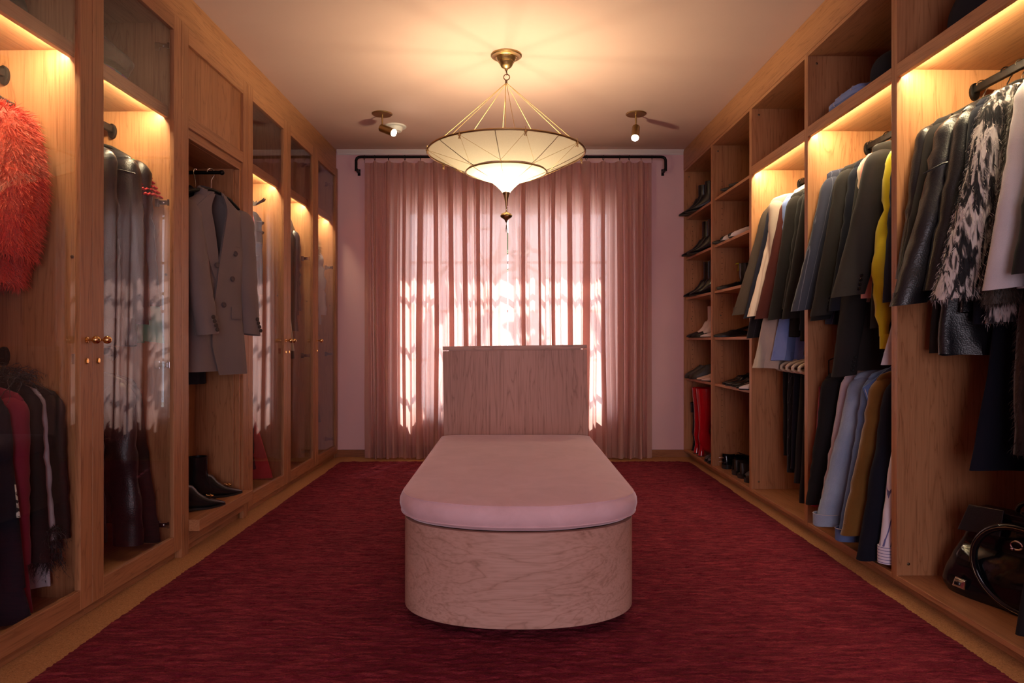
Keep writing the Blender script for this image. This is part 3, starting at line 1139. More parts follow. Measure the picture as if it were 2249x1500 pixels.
b.lathe([(0.003, -0.140), (0.008, -0.142), (0.006, -0.150), (0.007, -0.158), (0.003, -0.166)], n=12)
b.build('hook_ring', 'dark_bronze', pd)


def shade(prof, name, n=64, seg=8, sc=0.006):
    rings = []
    for r_, z_ in prof:
        ring = []
        for q in range(n):
            a = q * 2 * PI / n
            k = abs(math.sin(a * seg / 2))
            f = sc * k * (r_ / prof[0][0])
            ring.append(((r_ - f * 0.3) * math.cos(a), (r_ - f * 0.3) * math.sin(a), zz(z_) + f))
        rings.append(ring)
    return MB().loft(rings, False, False).build(name, 'silk_shade', pd)


BIGP = [(0.443, 2.045), (0.40, 2.022), (0.35, 1.998), (0.30, 1.974), (0.26, 1.957), (0.222, 1.944)]
MIDP = [(0.228, 1.935), (0.20, 1.924), (0.165, 1.911), (0.13, 1.899), (0.105, 1.891), (0.088, 1.884), (0.072, 1.873), (0.058, 1.861), (0.044, 1.848), (0.033, 1.837), (0.022, 1.822)]
sb = shade(BIGP, 'upper_shade')
sm = shade(MIDP, 'lower_shade', sc=0.003)
PH = R_(-97)
for nm, prof, mat_, rr in (('upper_rim', BIGP, 'old_brass', 0.006), ('lower_rim', MIDP, 'old_brass', 0.004)):
    R0, Z0 = prof[0]
    MB().tube([(R0 * math.cos(a), R0 * math.sin(a), zz(Z0)) for a in [q * 2 * PI / 72 for q in range(72)]], rr, 8, closed=True).build(nm, mat_, pd)
for k in range(8):
    a = PH + k * 2 * PI / 8
    ca, sa = math.cos(a), math.sin(a)
    MB().tube([((r_ + 0.002) * ca, (r_ + 0.002) * sa, zz(z_) - 0.003) for r_, z_ in BIGP], 0.0016, 6).build('upper_rib', 'dark_bronze', pd)
    MB().tube([((r_ + 0.001) * ca, (r_ + 0.001) * sa, zz(z_) - 0.002) for r_, z_ in MIDP], 0.0012, 6).build('lower_rib', 'old_brass', pd)
    # suspension cord, knot with small tassel, and the crossed stay cords below the upper disc
    a2 = a + R_(13)
    c2, s2 = math.cos(a2), math.sin(a2)
    MB().tube([(0.004 * c2, 0.004 * s2, -0.160), (0.443 * c2, 0.443 * s2, zz(2.047))], 0.0016, 6).build('suspension_cord', 'cord_gold', pd)
    if k % 2 == 0 or True:
        a3 = a + R_(20)
        c3, s3 = math.cos(a3), math.sin(a3)
        b = MB()
        b.ball((0.447 * c3, 0.447 * s3, zz(2.034)), 0.009, 8, (1, 1, 0.7))
        b.tube([(0.447 * c3, 0.447 * s3, zz(2.060)), (0.449 * c3, 0.449 * s3, zz(2.034)), (0.447 * c3 + 0.003, 0.447 * s3, zz(2.012))], [0.002, 0.003, 0.0025], 6)
        b.tube([(0.447 * c3, 0.447 * s3, zz(2.030)), (0.445 * c3 - 0.006, 0.445 * s3, zz(2.014))], 0.0022, 6)
        b.build('cord_knot', 'cord_gold', pd)
        for dd in (-0.42, 0.55):
            a4 = a3 + dd
            MB().tube([(0.446 * c3, 0.446 * s3, zz(2.034)), (0.229 * math.cos(a4), 0.229 * math.sin(a4), zz(1.930))], 0.0009, 5).build('stay_cord', 'cord_gold', pd)
MB().tube([(-0.004, 0.004, -0.150), (-0.006, 0.004, -0.30), (-0.003, 0.002, -0.60), (0, 0, zz(2.04))], 0.0025, 6).build('power_cord', 'cord_gold', pd)
b = MB()
b.lathe([(0.0215, zz(1.823)), (0.019, zz(1.815)), (0.013, zz(1.795)), (0.008, zz(1.77)), (0.005, zz(1.745)), (0.004, zz(1.737)), (0.002, zz(1.736))], n=24)
b.build('lower_cone', 'old_brass', pd)
b = MB()
for i in range(3):
    b.ball((0, 0, zz(1.733 - i * 0.008)), 0.004, 8)
b.build('bead_chain', 'brass', pd)
b = MB()
prof = [(0.004, 1.712), (0.010, 1.710), (0.022, 1.705), (0.031, 1.697), (0.0335, 1.690), (0.031, 1.683), (0.022, 1.676), (0.013, 1.671), (0.009, 1.665), (0.005, 1.656), (0.002, 1.652)]
rings = []
for i, (r_, z_) in enumerate(prof):
    rings.append([((r_ * (1 + 0.05 * math.sin(8 * a + i * 0.9))) * math.cos(a), (r_ * (1 + 0.05 * math.sin(8 * a + i * 0.9))) * math.sin(a), zz(z_)) for a in [q * 2 * PI / 40 for q in range(40)]])
b.loft(rings)
b.build('finial_ball', 'old_brass', pd)
b = MB()
b.tube([(0, 0, zz(1.654)), (0.001, 0, zz(1.635))], 0.0015, 6)
b.ball((0.001, 0, zz(1.633)), 0.004, 8)
for q in range(5):
    a = q * 2 * PI / 5
    b.tube([(0.001, 0, zz(1.632)), (0.004 * math.cos(a), 0.004 * math.sin(a), zz(1.618)), (0.006 * math.cos(a), 0.006 * math.sin(a), zz(1.597))], [0.001, 0.0018, 0.001], 6)
b.build('tassel', 'old_brass', pd)
# the bulb and its light
MB().lathe([(0.006, zz(2.045)), (0.020, zz(2.04)), (0.022, zz(2.0)), (0.018, zz(1.985)), (0.0, zz(1.985))], n=20).build('lamp_holder', 'old_brass', pd)  # unseen holder, added to dim the bulb's glow straight above
MB().ball((0, 0, zz(1.858)), 0.014, 14).build('bulb', emit('bulb_glow', (1.0, 0.80, 0.52), 30.0), pd)
pl_lamp = lamp('pendant_bulb_light', 'POINT', (PX, PY, 1.90), 72.0, (1.0, 0.84, 0.52), shadow_soft_size=0.045)

# ------------------------------------------------------------------ ceiling spots and smoke detector


def spot(x, y, aim, label, phi):
    r = empty('ceiling_spotlight', (x, y, CZ))
    tag(r, label, 'spotlight', 'brass ceiling spotlights')
    MB().lathe([(0.0, 0), (0.072, 0), (0.072, -0.004), (0.068, -0.008), (0.0, -0.009)], n=36).build('ceiling_plate', 'old_brass', r)
    MB().tube([(0, 0, -0.008), (0, 0, -0.10)], 0.0065, 10).build('stem', 'old_brass', r)
    d = Vector(aim).normalized()
    a0 = Vector((0, 0, -0.104)) - d * 0.012
    b = MB()
    b.tube([a0, a0 + d * 0.003, a0 + d * 0.125], [0.020, 0.0275, 0.0275], 24)
    b.ball((0, 0, -0.099), 0.010, 10)
    b.build('spot_head', 'old_brass', r)
    e = a0 + d * 0.1255
    MB().tube([e - d * 0.001, e + d * 0.004, e + d * 0.007], [0.0255, 0.0245, 0.012], 24).build('lens', 'spot_lens', r)
    lamp('spot_beam', 'SPOT', Vector((x, y, CZ)) + e + d * 0.02, 16.0, (1.0, 0.80, 0.55), d.to_track_quat('-Z', 'Y').to_euler(), spot_size=R_(75), spot_blend=0.7, shadow_soft_size=0.02)
    return r


spot(-0.915, 4.86, (0.80, -0.45, -0.42), 'brass ceiling spotlight on the left tilted sideways, beside the white smoke detector', 0)
spot(0.890, 4.86, (-0.17, -0.62, -0.80), 'brass ceiling spotlight on the right pointing down towards the camera', 0)
sd = empty('smoke_detector', (-0.87, 5.14, CZ))
tag(sd, 'round white smoke detector on the ceiling behind the left spotlight', 'smoke detector')
MB().lathe([(0.0, 0), (0.083, 0), (0.083, -0.006), (0.079, -0.010), (0.0, -0.011)], n=36).build('mount_plate', 'plastic_white', sd)
MB().lathe([(0.055, -0.010), (0.052, -0.030), (0.046, -0.040), (0.026, -0.043), (0.024, -0.047), (0.0, -0.047)], n=32).build('sensor_body', 'plastic_white', sd)

# ------------------------------------------------------------------ curtain rod, rings, curtains
CY = 5.68
RODZ = 0.979 + (751 - 345.5) / 1500 * CY


def cx(px):
    return (px - 1122) / 1500 * CY


cr = empty('curtain_rod', (0, CY, RODZ))
tag(cr, 'black iron curtain rod with bent ends across the back wall', 'curtain rod')
xa, xb = cx(782), cx(1462)
pts = [(xa, 0, -0.118), (xa, 0, -0.03), (xa + 0.006, 0, -0.012), (xa + 0.020, 0, -0.003), (xa + 0.04, 0, 0), (xb - 0.04, 0, 0), (xb - 0.020, 0, -0.003), (xb - 0.006, 0, -0.012), (xb, 0, -0.03), (xb, 0, -0.118)]
MB().tube(pts, 0.0115, 12).build('bent_rod', 'black_iron', cr)
for x in (xa, xb):
    MB().box(x - 0.010, x + 0.010, 0.005, YB - CY - 0.004, -0.112, -0.092).box(x - 0.012, x + 0.012, YB - CY - 0.006, YB - CY, -0.13, -0.075).build('wall_bracket', 'black_iron', cr, False, 0.002)

PLEATS_L = [800, 823, 853, 889, 924, 957, 990, 1020, 1050, 1080, 1114]
PLEATS_R = [1116, 1150, 1183, 1215, 1250, 1288, 1325, 1361, 1382, 1408, 1432]
rng = random.Random(11)


def curtain(pxs, name, label, edge_gap, lean):
    r = empty(name, (0, CY, 0))
    tag(r, label, 'curtain', 'linen curtains on the back wall')
    xs_ = [cx(q) for q in pxs]
    # profile in cloth order: wide flats with a deep narrow pleat at every hook
    base = []          # (x, y_front, pleat weight)
    n = len(xs_)
    for i, x in enumerate(xs_):
        if 0 < i < n - 1:
            wdt = 0.009 + 0.020 * rng.random()
            dep = 0.045 + 0.02 * rng.random()
            sg = rng.choice((-1, 1))
            # a Z-fold: three layers of cloth across the width of the pleat
            zf = [(-wdt * 1.25, 0.0), (-wdt * 0.5, 0.05), (wdt * 0.8, 0.22), (wdt * 1.05, 0.36), (wdt * 0.8, 0.48), (-wdt * 0.6, 0.66), (-wdt * 1.0, 0.82), (-wdt * 0.7, 0.97), (wdt * 0.2, 0.9), (wdt * 0.9, 0.6), (wdt * 1.35, 0.0)]
            if sg < 0:
                zf = [(-q_[0], q_[1]) for q_ in reversed(zf)]
            for dx, dy in zf:
                base.append((x + dx, dy * dep, 1.0, i))
        else:
            base.append((x, 0.0, 0.0, i))
        if i < n - 1:
            nf = 7
            for q in range(1, nf):
                t = q / nf
                base.append((x + (xs_[i + 1] - x) * (0.2 + 0.6 * t), 0.018 * math.sin(t * PI * (2 if rng.random() < 0.5 else 3)) * (0.5 + rng.random()), 0.0, i))
    m_ = len(base)
    phs = [rng.uniform(0, 6.28) for _ in xs_]
    zs_ = [0.012 + (RODZ - 0.036 - 0.012) * (k / 26) for k in range(27)]
    top = zs_[-1]
    rings = []
    for z in zs_:
        s = (top - z) / top
        row = []
        for j, (x, dy, pw, i) in enumerate(base):
            pin = math.exp(-(s * 14) ** 2)             # pinched just under the rod
            xx = x + 0.020 * s * math.sin(phs[i] + 2.2 * s) * (1 if 0 < j < m_ - 1 else 0.06)
            xx += lean * s * (j / (m_ - 1)) + 0.006 * s * mnoise.noise((x * 9, z * 1.3, 3.1))
            amp = (0.75 + 0.5 * s) * (1 - 0.25 * pin)
            yy = -dy * amp - 0.016 * s * mnoise.noise((x * 6, z * 0.9, 9.0))
            sag = -0.010 * (1 - pw) * pin
            row.append((xx, yy + 0.02 - 0.012 * s, z + sag))
        rings.append(row)
    b = MB()
    b.loft(rings, False, False, closed=False)
    b.build('panel', 'linen', r, fix=False)
    hem = []
    for row, z in ((rings[0], 0.010), (rings[1], None)):
        hem.append([(x, y + 0.003, (z if z else 0.115)) for x, y, _ in row])
    MB().loft(hem, False, False, closed=False).build('hem', 'linen', r, fix=False)
    head = [[(x, y + 0.003, z - d) for x, y, z in rings[-1]] for d in (0.085, 0.0)]
    MB().loft(head, False, False, closed=False).build('heading', 'linen', r, fix=False)
    for i in range(n):
        x = xs_[i]
        tilt = rng.uniform(-0.5, 0.5)
        ring = [(x + 0.017 * math.cos(a) * math.sin(tilt), 0.017 * math.cos(a) * math.cos(tilt) - 0.0, RODZ - 0.006 + 0.019 * math.sin(a)) for a in [q * 2 * PI / 18 for q in range(18)]]
        bb = MB().tube(ring, 0.0022, 6, closed=True)
        bb.tube([(x, 0, RODZ - 0.024), (x, 0.004, RODZ - 0.05)], 0.0015, 5)
        bb.build('curtain_ring', 'black_iron', r)
    return r


curtain(PLEATS_L, 'curtain', 'left dusty pink linen curtain panel with the brighter sun patches', 0, 0.0)
curtain(PLEATS_R, 'curtain', 'right dusty pink linen curtain panel hanging towards the shoe shelves', 0, 0.0)

# ------------------------------------------------------------------ garments
def sell(a, hw_, ht, p=2.4):
    ca, sa = math.cos(a), math.sin(a)
    return hw_ * math.copysign(abs(ca) ** (2 / p), ca), ht * math.copysign(abs(sa) ** (2 / p), sa)


def interp(tab, x):
    for i in range(len(tab) - 1):
        if x <= tab[i + 1][0]:
            a, b_ = tab[i], tab[i + 1]
            t = (x - a[0]) / (b_[0] - a[0]) if b_[0] > a[0] else 0
            t = max(0, min(1, t))
            return a[1] + (b_[1] - a[1]) * t
    return tab[-1][1]


def body_mesh(ND, length, sh, th, waist, hem, fold, seed, slope=0.065, n=36, hemth=1.15, sag=0.012, noise_amp=0.006):
    """torso of a garment hanging from a hanger; local origin on the rail"""
    hwt = [(0.0, 0.052), (0.02, 0.062), (slope * 0.45, sh * 0.62), (slope * 0.8, sh * 0.92), (slope * 1.1, sh), (slope * 1.6, sh * 1.0), (0.22, sh * 0.95), (length * 0.5, waist), (length, hem)]
    htt = [(0.0, 0.040), (0.02, th * 0.75), (slope, th * 0.85), (0.2, th * 1.0), (length * 0.55, th * 1.0), (length, th * hemth)]
    lv = [0, 0.012, 0.022, slope * 0.45, slope * 0.65, slope * 0.8, slope * 0.95, slope * 1.1, slope * 1.35, slope * 1.6]
    lv += [0.15 + (length - 0.15) * k / 14 for k in range(15)]
    rings = []
    for s in lv:
        q = s / length
        ring = []
        for k in range(n):
            a = k * 2 * PI / n
            x, y = sell(a, interp(hwt, s), interp(htt, s))
            f = fold * q * q
            y += f * math.sin(x * 55 + seed * 3.1) + f * 0.6 * math.sin(x * 23 + seed * 1.7 + q * 2)
            nn = mnoise.noise((x * 9 + seed * 7.3, y * 9, s * 6 + seed))
            y += noise_amp * 1.6 * nn * min(1, q * 6)
            x += noise_amp * 0.7 * mnoise.noise((x * 5, seed * 5.1, s * 8)) * min(1, q * 6)
            z = -ND - s
            if q > 0.9:
                z += sag * mnoise.noise((x * 6, y * 10 + seed, seed * 2.2)) * (q - 0.9) / 0.1
            ring.append((x, y, z))
        rings.append(ring)
    last = rings[-1]
    rings.append([(x * 0.985, y * 0.88, z + 0.001) for x, y, z in last])
    rings.append([(x * 0.96, y * 0.8, z + 0.05) for x, y, z in last])
    return MB().loft(rings)


def sleeve_mesh(sgn, ND, sh, sl, fl, fy, r, seed, depth=0.75, top=0.075, cuff=0.8, puff=0.0, wr=0.006, n=20, bend=0.0):
    rings = []
    lv = [0.0, 0.012, 0.03, 0.055, 0.09] + [0.12 + 0.88 * k / 16 for k in range(17)]
    for q in lv:
        if q < 0.1:
            rad = r * math.sqrt(max(0.04, 1 - (1 - q / 0.1) ** 2))
        else:
            rad = r * (1 + (cuff - 1) * (q - 0.1) / 0.9)
            rad *= 1 + puff * math.sin(min(1, max(0, (q - 0.45) / 0.5)) * PI)
        x0 = sh - r * 0.72 + fl * (q ** 1.15) + bend * math.sin(q * PI)
        y0 = fy * q
        z0 = -ND - top - sl * q
        ring = []
        for k in range(n):
            a = k * 2 * PI / n
            x, y = sell(a, rad, rad * depth, 2.2)
            w_ = wr * (0.4 + 0.9 * math.sin(min(1, q) * PI)) * mnoise.noise((x * 16 + seed * 3, y * 16, q * 13 + seed))
            d = math.hypot(x, y) + 1e-6
            x += x / d * w_
            y += y / d * w_
            # sleeve opening tilts a little
            zt = -0.12 * x * q
            ring.append((sgn * (x0 + x), y0 + y, z0 + zt))
        rings.append(ring)
    cx_ = sum(p[0] for p in rings[-1]) / n
    cy_ = sum(p[1] for p in rings[-1]) / n
    last = rings[-1]
    rings.append([(cx_ + (x - cx_) * 0.9, cy_ + (y - cy_) * 0.88, z + 0.001) for x, y, z in last])
    rings.append([(cx_ + (x - cx_) * 0.8, cy_ + (y - cy_) * 0.75, z + 0.05) for x, y, z in last])
    m_ = MB().loft(rings)
    info = dict(x=sgn * (sh - r * 0.72 + fl), y=fy, z=-ND - top - sl, r=r * cuff, depth=depth)
    return m_, info


# one hanger built with its parts, then copied
def make_hanger():
    r = empty('clothes_hanger')
    pts = [(0.0, 0, -0.085), (0.0, 0, -0.040), (0.006, 0, -0.030)]
    for q in range(13):
        a = -0.9 + q / 12 * 4.0
        pts.append((0.022 * math.cos(a) - 0.002, 0, 0.0 + 0.021 * math.sin(a) - 0.001))
    MB().tube(pts, 0.0022, 6).build('hook', 'steel_wire', r)
    b = MB()
    b.tube([(-0.19, 0.012, -0.155), (-0.12, 0.004, -0.115), (-0.04, 0, -0.092), (0, 0, -0.086), (0.04, 0, -0.092), (0.12, 0.004, -0.115), (0.19, 0.012, -0.155)], [0.010, 0.0095, 0.008, 0.008, 0.008, 0.0095, 0.010], 8)
    b.build('shoulder_bar', 'black_plastic', r)
    return r


HANG0 = make_hanger()
hanger_used = False


def hanger(side, v, u, z, label, rz=0.0, hook=None):
    global hanger_used
    if not hanger_used:
        r = HANG0
        hanger_used = True
    else:
        r = copy_tree(HANG0)
    put(r, side, v, u, z, rz)
    if hook:
        for c in r.children:
            if c.name.startswith('hook'):
                me_ = c.data.copy()
                me_.materials[0] = MATS[hook]
                c.data = me_
    tag(r, label, 'hanger', 'clothes hangers on the rails')
    return r


def garment(side, name, label, cat, mat, v, u, z, length=0.74, sh=0.215, th=0.034, waist=None, hem=None, sl=0.60, fl=0.12, fy=0.0, r=0.058, depth=0.62,
            collar=True, seed=None, nd=0.092, fold=0.006, rz=0.0, sleeves=True, smat=None, cuff=0.85, puff=0.0, buttons=0, slope=0.065, group=None, wr=0.006, namp=0.006, far_sleeve=True, bmat='black_plastic', hemth=1.15, top=0.06, bend=0.0):
    seed = seed if seed is not None else abs(hash(label)) % 97 * 0.37 if False else (sum(ord(c) for c in label) % 97) * 0.37
    root = empty(name)
    put(root, side, v, u, z, rz)
    tag(root, label, cat, group)
    waist = waist if waist else sh * 0.93
    hem = hem if hem else sh * 1.05
    body_mesh(nd, length, sh, th, waist, hem, fold, seed, slope, noise_amp=namp, hemth=hemth).build('body', mat, root)
    aisle = -1 if side == 'R' else 1
    if sleeves:
        for sg in (aisle, -aisle):
            if sg != aisle and not far_sleeve:
                continue
            f = fl if sg == aisle else min(fl, 0.03)
            mb, info = sleeve_mesh(sg, nd, sh, sl, f, fy, r, seed + sg, depth, top, cuff, puff, wr, bend=bend if sg == aisle else 0)
            so = mb.build('sleeve', smat or mat, root)
            if sg == aisle and buttons:
                for k in range(buttons):
                    MB().lathe([(0.0075, 0), (0.0075, -0.003), (0.0055, -0.0045), (0.0, -0.0035)], (info['x'] - sg * info['r'] * 0.35 - sg * 0.004 * k, info['y'] - info['r'] * depth - 0.001, info['z'] + 0.028 + 0.019 * k), 12, 'y').build('cuff_button', bmat, so)
    if collar:
        b = MB()
        rings = []
        for (rx, ry, zc) in ((0.050, 0.036, 0.012), (0.062, 0.046, 0.004), (0.072, 0.054, -0.028), (0.066, 0.046, -0.034), (0.054, 0.038, 0.0)):
            rings.append([(rx * math.cos(a), ry * math.sin(a), -nd + zc - 0.012 * math.cos(2 * a)) for a in [q * 2 * PI / 24 for q in range(24)]])
        b.loft(rings, False, False).build('collar', smat or mat, root)
    return root


def strands(obj, n, ln, wid, mat, name='fur', seed=1, droop=0.5, jit=0.35, zmin=None, lift=0.35):
    """short tapering hairs rooted on the surface of a built mesh, as one part"""
    rs = np.random.RandomState(seed)
    me = obj.data
    me.calc_loop_triangles()
    vco = np.empty(len(me.vertices) * 3)
    me.vertices.foreach_get('co', vco)
    vco = vco.reshape(-1, 3)
    tri = np.empty(len(me.loop_triangles) * 3, dtype=np.int64)
    me.loop_triangles.foreach_get('vertices', tri)
    tri = tri.reshape(-1, 3)
    A, B, C = vco[tri[:, 0]], vco[tri[:, 1]], vco[tri[:, 2]]
    nr = np.cross(B - A, C - A)
    ar = np.linalg.norm(nr, axis=1) + 1e-12
    nr = nr / ar[:, None]
    pick = rs.choice(len(tri), n, p=ar / ar.sum())
    u, v_ = rs.rand(n), rs.rand(n)
    fl_ = u + v_ > 1
    u[fl_], v_[fl_] = 1 - u[fl_], 1 - v_[fl_]
    P0 = A[pick] + (B - A)[pick] * u[:, None] + (C - A)[pick] * v_[:, None]
    nn = nr[pick]
    d = nn * lift + np.array([0, 0, -droop]) + (rs.rand(n, 3) - 0.5) * 2 * jit
    d /= np.linalg.norm(d, axis=1)[:, None]
    L_ = ln * (0.6 + 0.8 * rs.rand(n))
    tip = P0 + d * L_[:, None]
    midp = P0 + (d * 0.5 + nn * 0.12) * L_[:, None]
    sd_ = np.cross(d, rs.rand(n, 3) - 0.5)
    sd_ /= np.linalg.norm(sd_, axis=1)[:, None] + 1e-9
    W_ = wid * (0.7 + 0.6 * rs.rand(n))[:, None]
    V = np.stack([P0 - sd_ * W_, P0 + sd_ * W_, midp + sd_ * W_ * 0.7, midp - sd_ * W_ * 0.7, tip], 1).reshape(-1, 3)
    base = np.arange(n)[:, None] * 5
    quads = (base + np.array([0, 1, 2, 3])).astype(np.int32)
    tris = (base + np.array([3, 2, 4])).astype(np.int32)
    m2 = bpy.data.meshes.new(name)
    m2.vertices.add(len(V))
    m2.vertices.foreach_set('co', V.astype(np.float32).ravel())
    loops = np.concatenate([quads.ravel(), tris.ravel()])
    m2.loops.add(len(loops))
    m2.loops.foreach_set('vertex_index', loops)
    m2.polygons.add(2 * n)
    m2.polygons.foreach_set('loop_start', np.concatenate([np.arange(n) * 4, 4 * n + np.arange(n) * 3]).astype(np.int32))
    m2.update(calc_edges=True)
    m2.materials.append(MATS[mat])
    o = bpy.data.objects.new(name, m2)
    COL.objects.link(o)
    o.parent = obj
    stuff(o)
    return o


def furry(root, n, ln, wid, mat, seed=1, **kw):
    tot = 0
    for c in list(root.children):
        base = c.name.split('.')[0]
        if base in ('body', 'sleeve', 'collar'):
            k = {'body': 0.5, 'sleeve': 0.25, 'collar': 0.08}[base]
            strands(c, int(n * k), ln, wid, mat, 'fur', seed + tot, **kw)
            tot += 1


UPR, LOR, LUP = rodz_up, rodz_lo, 1.93
JG = 'suit jackets on the upper rails'

# ---- right bay with leather and fur coats (u 1.895 .. 2.672), far to near
def gR(name, label, cat, mat, u, v=0.30, z=UPR, hang=None, hook=None, **kw):
    r = garment('R', name, label, cat, mat, v, u, z, **kw)
    if hang:
        hanger('R', v, u, z, hang, kw.get('rz', 0.0), hook)
    return r


gR('leather_jacket', 'black leather jacket with slim sleeve, farthest left in the bay above the handbag', 'jacket', 'leather_soft', 2.60, hang='steel hook hanger leftmost on the rail above the handbag', length=0.72, fl=0.09, sl=0.58, sh=0.235, slope=0.12, seed=2.2)
gR('wool_coat', 'black matte wool coat between two leather jackets near the bay edge', 'coat', 'wool_black2', 2.55, length=0.92, fl=0.14, sl=0.66, sh=0.225, seed=3.3)
lj = gR('leather_jacket', 'bulky black leather jacket with wide wrinkled sleeve and yoke seam, right bay', 'jacket', 'leather_soft', 2.475, hang='black hook hanger behind the bulky leather jacket', hook='black_iron', length=0.93, fl=0.20, sl=0.69, r=0.080, depth=0.58, th=0.045, sh=0.22, cuff=0.82, wr=0.016, namp=0.014, fold=0.012, seed=4.1, hem=0.26, slope=0.08)
MB().tube([(-0.31, -0.005, -0.37), (-0.27, -0.048, -0.345), (-0.20, -0.056, -0.325), (-0.13, -0.052, -0.33)], 0.003, 6).build('yoke_seam', 'leather_soft', lj)
MB().box(0.02, 0.05, -0.045, -0.038, -1.32, -0.95).build('hanging_belt', 'leather_soft', lj, False, 0.003)
gR('leather_jacket', 'smooth black leather jacket in front of the bulky one, shoulder seam visible', 'jacket', 'leather_black', 2.405, hang='bright steel hook hanger in front of the bulky leather jacket', length=0.78, fl=0.13, sl=0.64, r=0.064, sh=0.21, seed=5.7, wr=0.008, namp=0.009)
pj = gR('piped_jacket', 'black jacket with thin white piping down its edge, beside the zebra fur', 'jacket', 'wool_midnight', 2.345, length=0.82, fl=0.06, sl=0.6, sh=0.205, seed=6.9)
MB().tube([(-0.10, -0.042, -0.13), (-0.165, -0.045, -0.20), (-0.20, -0.046, -0.32), (-0.235, -0.047, -0.55), (-0.24, -0.047, -0.66)], 0.004, 6).build('white_piping', 'cotton_white', pj)
gR('long_coat', 'long black wool coat whose hem hangs low behind the brown fur coat', 'coat', 'wool_midnight', 2.36, length=1.33, fl=0.04, sl=0.6, sh=0.19, hem=0.28, th=0.026, seed=7.7, v=0.37)
zf = gR('zebra_fur_coat', 'black and white zebra striped fur coat with wide sleeve', 'fur coat', 'zebra_fur', 2.265, hang='black hook hanger holding the zebra striped fur coat', hook='black_iron', length=0.82, fl=0.17, sl=0.68, r=0.075, depth=0.6, th=0.042, sh=0.215, cuff=0.95, namp=0.01, seed=8.2)
furry(zf, 16000, 0.022, 0.0008, 'zebra_fur', 5, droop=0.7, jit=0.25)
bf = gR('brown_fur_coat', 'long dark brown fur coat hanging between the zebra fur and the white coat', 'fur coat', 'fur_brown', 2.19, hang='steel hook hanger holding the long brown fur coat', length=1.24, fl=0.10, sl=0.70, r=0.066, depth=0.55, th=0.040, sh=0.205, hem=0.225, namp=0.012, seed=9.4, v=0.33)
furry(bf, 22000, 0.022, 0.0008, 'fur_brown', 9, droop=0.7, jit=0.25)
gR('white_coat', 'white cotton coat with straight sleeve, right of the fur coats', 'coat', 'cotton_white', 2.115, hang='steel hook hanger holding the white coat', length=0.72, fl=0.11, sl=0.66, r=0.062, depth=0.5, sh=0.215, cuff=1.0, seed=10.3, wr=0.004)
gR('floor_length_coat', 'floor length black coat nearest the camera in the right wardrobe bays', 'coat', 'wool_black', 2.02, hang='black hook hanger nearest the camera on the right rail', hook='black_iron', length=1.76, fl=0.11, sl=0.62, sh=0.215, hem=0.31, th=0.036, hemth=1.3, seed=11.8, v=0.31)

# ---- right bay with pinstripe jacket and yellow blouse (u 2.672 .. 3.449)
gR('pinstripe_jacket', 'navy pinstripe suit jacket, leftmost in the bay with the yellow blouse', 'jacket', 'pinstripe_navy', 3.385, length=0.80, fl=0.17, sl=0.67, r=0.062, sh=0.225, seed=1.1, wr=0.004, slope=0.05, hang='steel hook hanger of the navy pinstripe jacket')
gR('suit_jacket', 'black suit jacket with soft shoulder right of the navy pinstripe jacket', 'jacket', 'wool_black', 3.315, length=0.86, fl=0.13, sl=0.72, r=0.055, sh=0.20, seed=2.7, wr=0.005)
gR('suit_jacket', 'black suit jacket with four cuff buttons, middle of the pinstripe jacket bay', 'jacket', 'wool_black2', 3.24, length=0.90, fl=0.14, sl=0.70, r=0.06, sh=0.225, seed=3.9, buttons=4, wr=0.004, hang='black hook hanger of the middle black suit jacket', hook='black_iron')
gR('evening_jacket', 'black satin lapel jacket partly hidden left of the big charcoal blazer', 'jacket', 'wool_midnight', 3.165, length=0.90, fl=0.11, sl=0.68, r=0.052, sh=0.205, seed=4.4)
gR('beige_blouse', 'thin beige blouse showing only a strip beside the pink lining', 'blouse', 'cotton_beige', 3.105, length=0.70, fl=0.0, sl=0.5, r=0.04, sh=0.205, seed=5.2, th=0.02, depth=0.5)
gR('pink_jacket', 'pink jacket showing only its shoulder edge behind the big charcoal blazer', 'jacket', 'lining_pink', 3.06, length=0.70, fl=0.0, sl=0.5, r=0.045, sh=0.212, seed=6.2, th=0.02, depth=0.5, nd=0.085)
gR('long_coat', 'long black coat with four large cuff buttons under the charcoal blazer', 'coat', 'wool_black2', 3.12, length=1.01, fl=0.13, sl=0.98, r=0.066, sh=0.19, hem=0.26, seed=7.1, buttons=4, wr=0.004)
gR('charcoal_blazer', 'large charcoal blazer with four shiny cuff buttons left of the yellow blouse', 'jacket', 'wool_charcoal', 2.965, length=0.84, fl=0.165, sl=0.64, r=0.078, depth=0.62, sh=0.225, seed=8.6, buttons=4, wr=0.003, slope=0.05, cuff=0.9, bmat='patent_black', nd=0.078, hang='steel hook hanger of the large charcoal blazer')
yb = gR('yellow_blouse', 'sheer mustard yellow blouse with puffed sleeve and buttoned cuff', 'blouse', 'silk_yellow', 2.865, length=0.70, fl=0.07, sl=0.80, r=0.050, depth=0.7, sh=0.195, cuff=0.42, puff=0.75, seed=9.9, wr=0.022, th=0.03, bend=0.03)
MB().loft([[(-0.218 + 0.030 * math.cos(a), 0.021 * math.sin(a), -0.945 - d) for a in [q * 2 * PI / 16 for q in range(16)]] for d in (0, 0.002, 0.060, 0.062)]).build('cuff', 'silk_yellow', yb)
gR('navy_jacket', 'navy jacket showing only its edge behind the yellow blouse', 'jacket', 'wool_navy', 2.81, length=0.85, fl=0.05, sl=0.66, r=0.05, sh=0.21, seed=10.5)
gR('white_shirt', 'white shirt tail peeking out below the yellow blouse cuff', 'shirt', 'cotton_white', 2.765, length=0.98, fl=0.0, sl=0.5, r=0.045, sh=0.19, hem=0.295, th=0.02, seed=11.5)
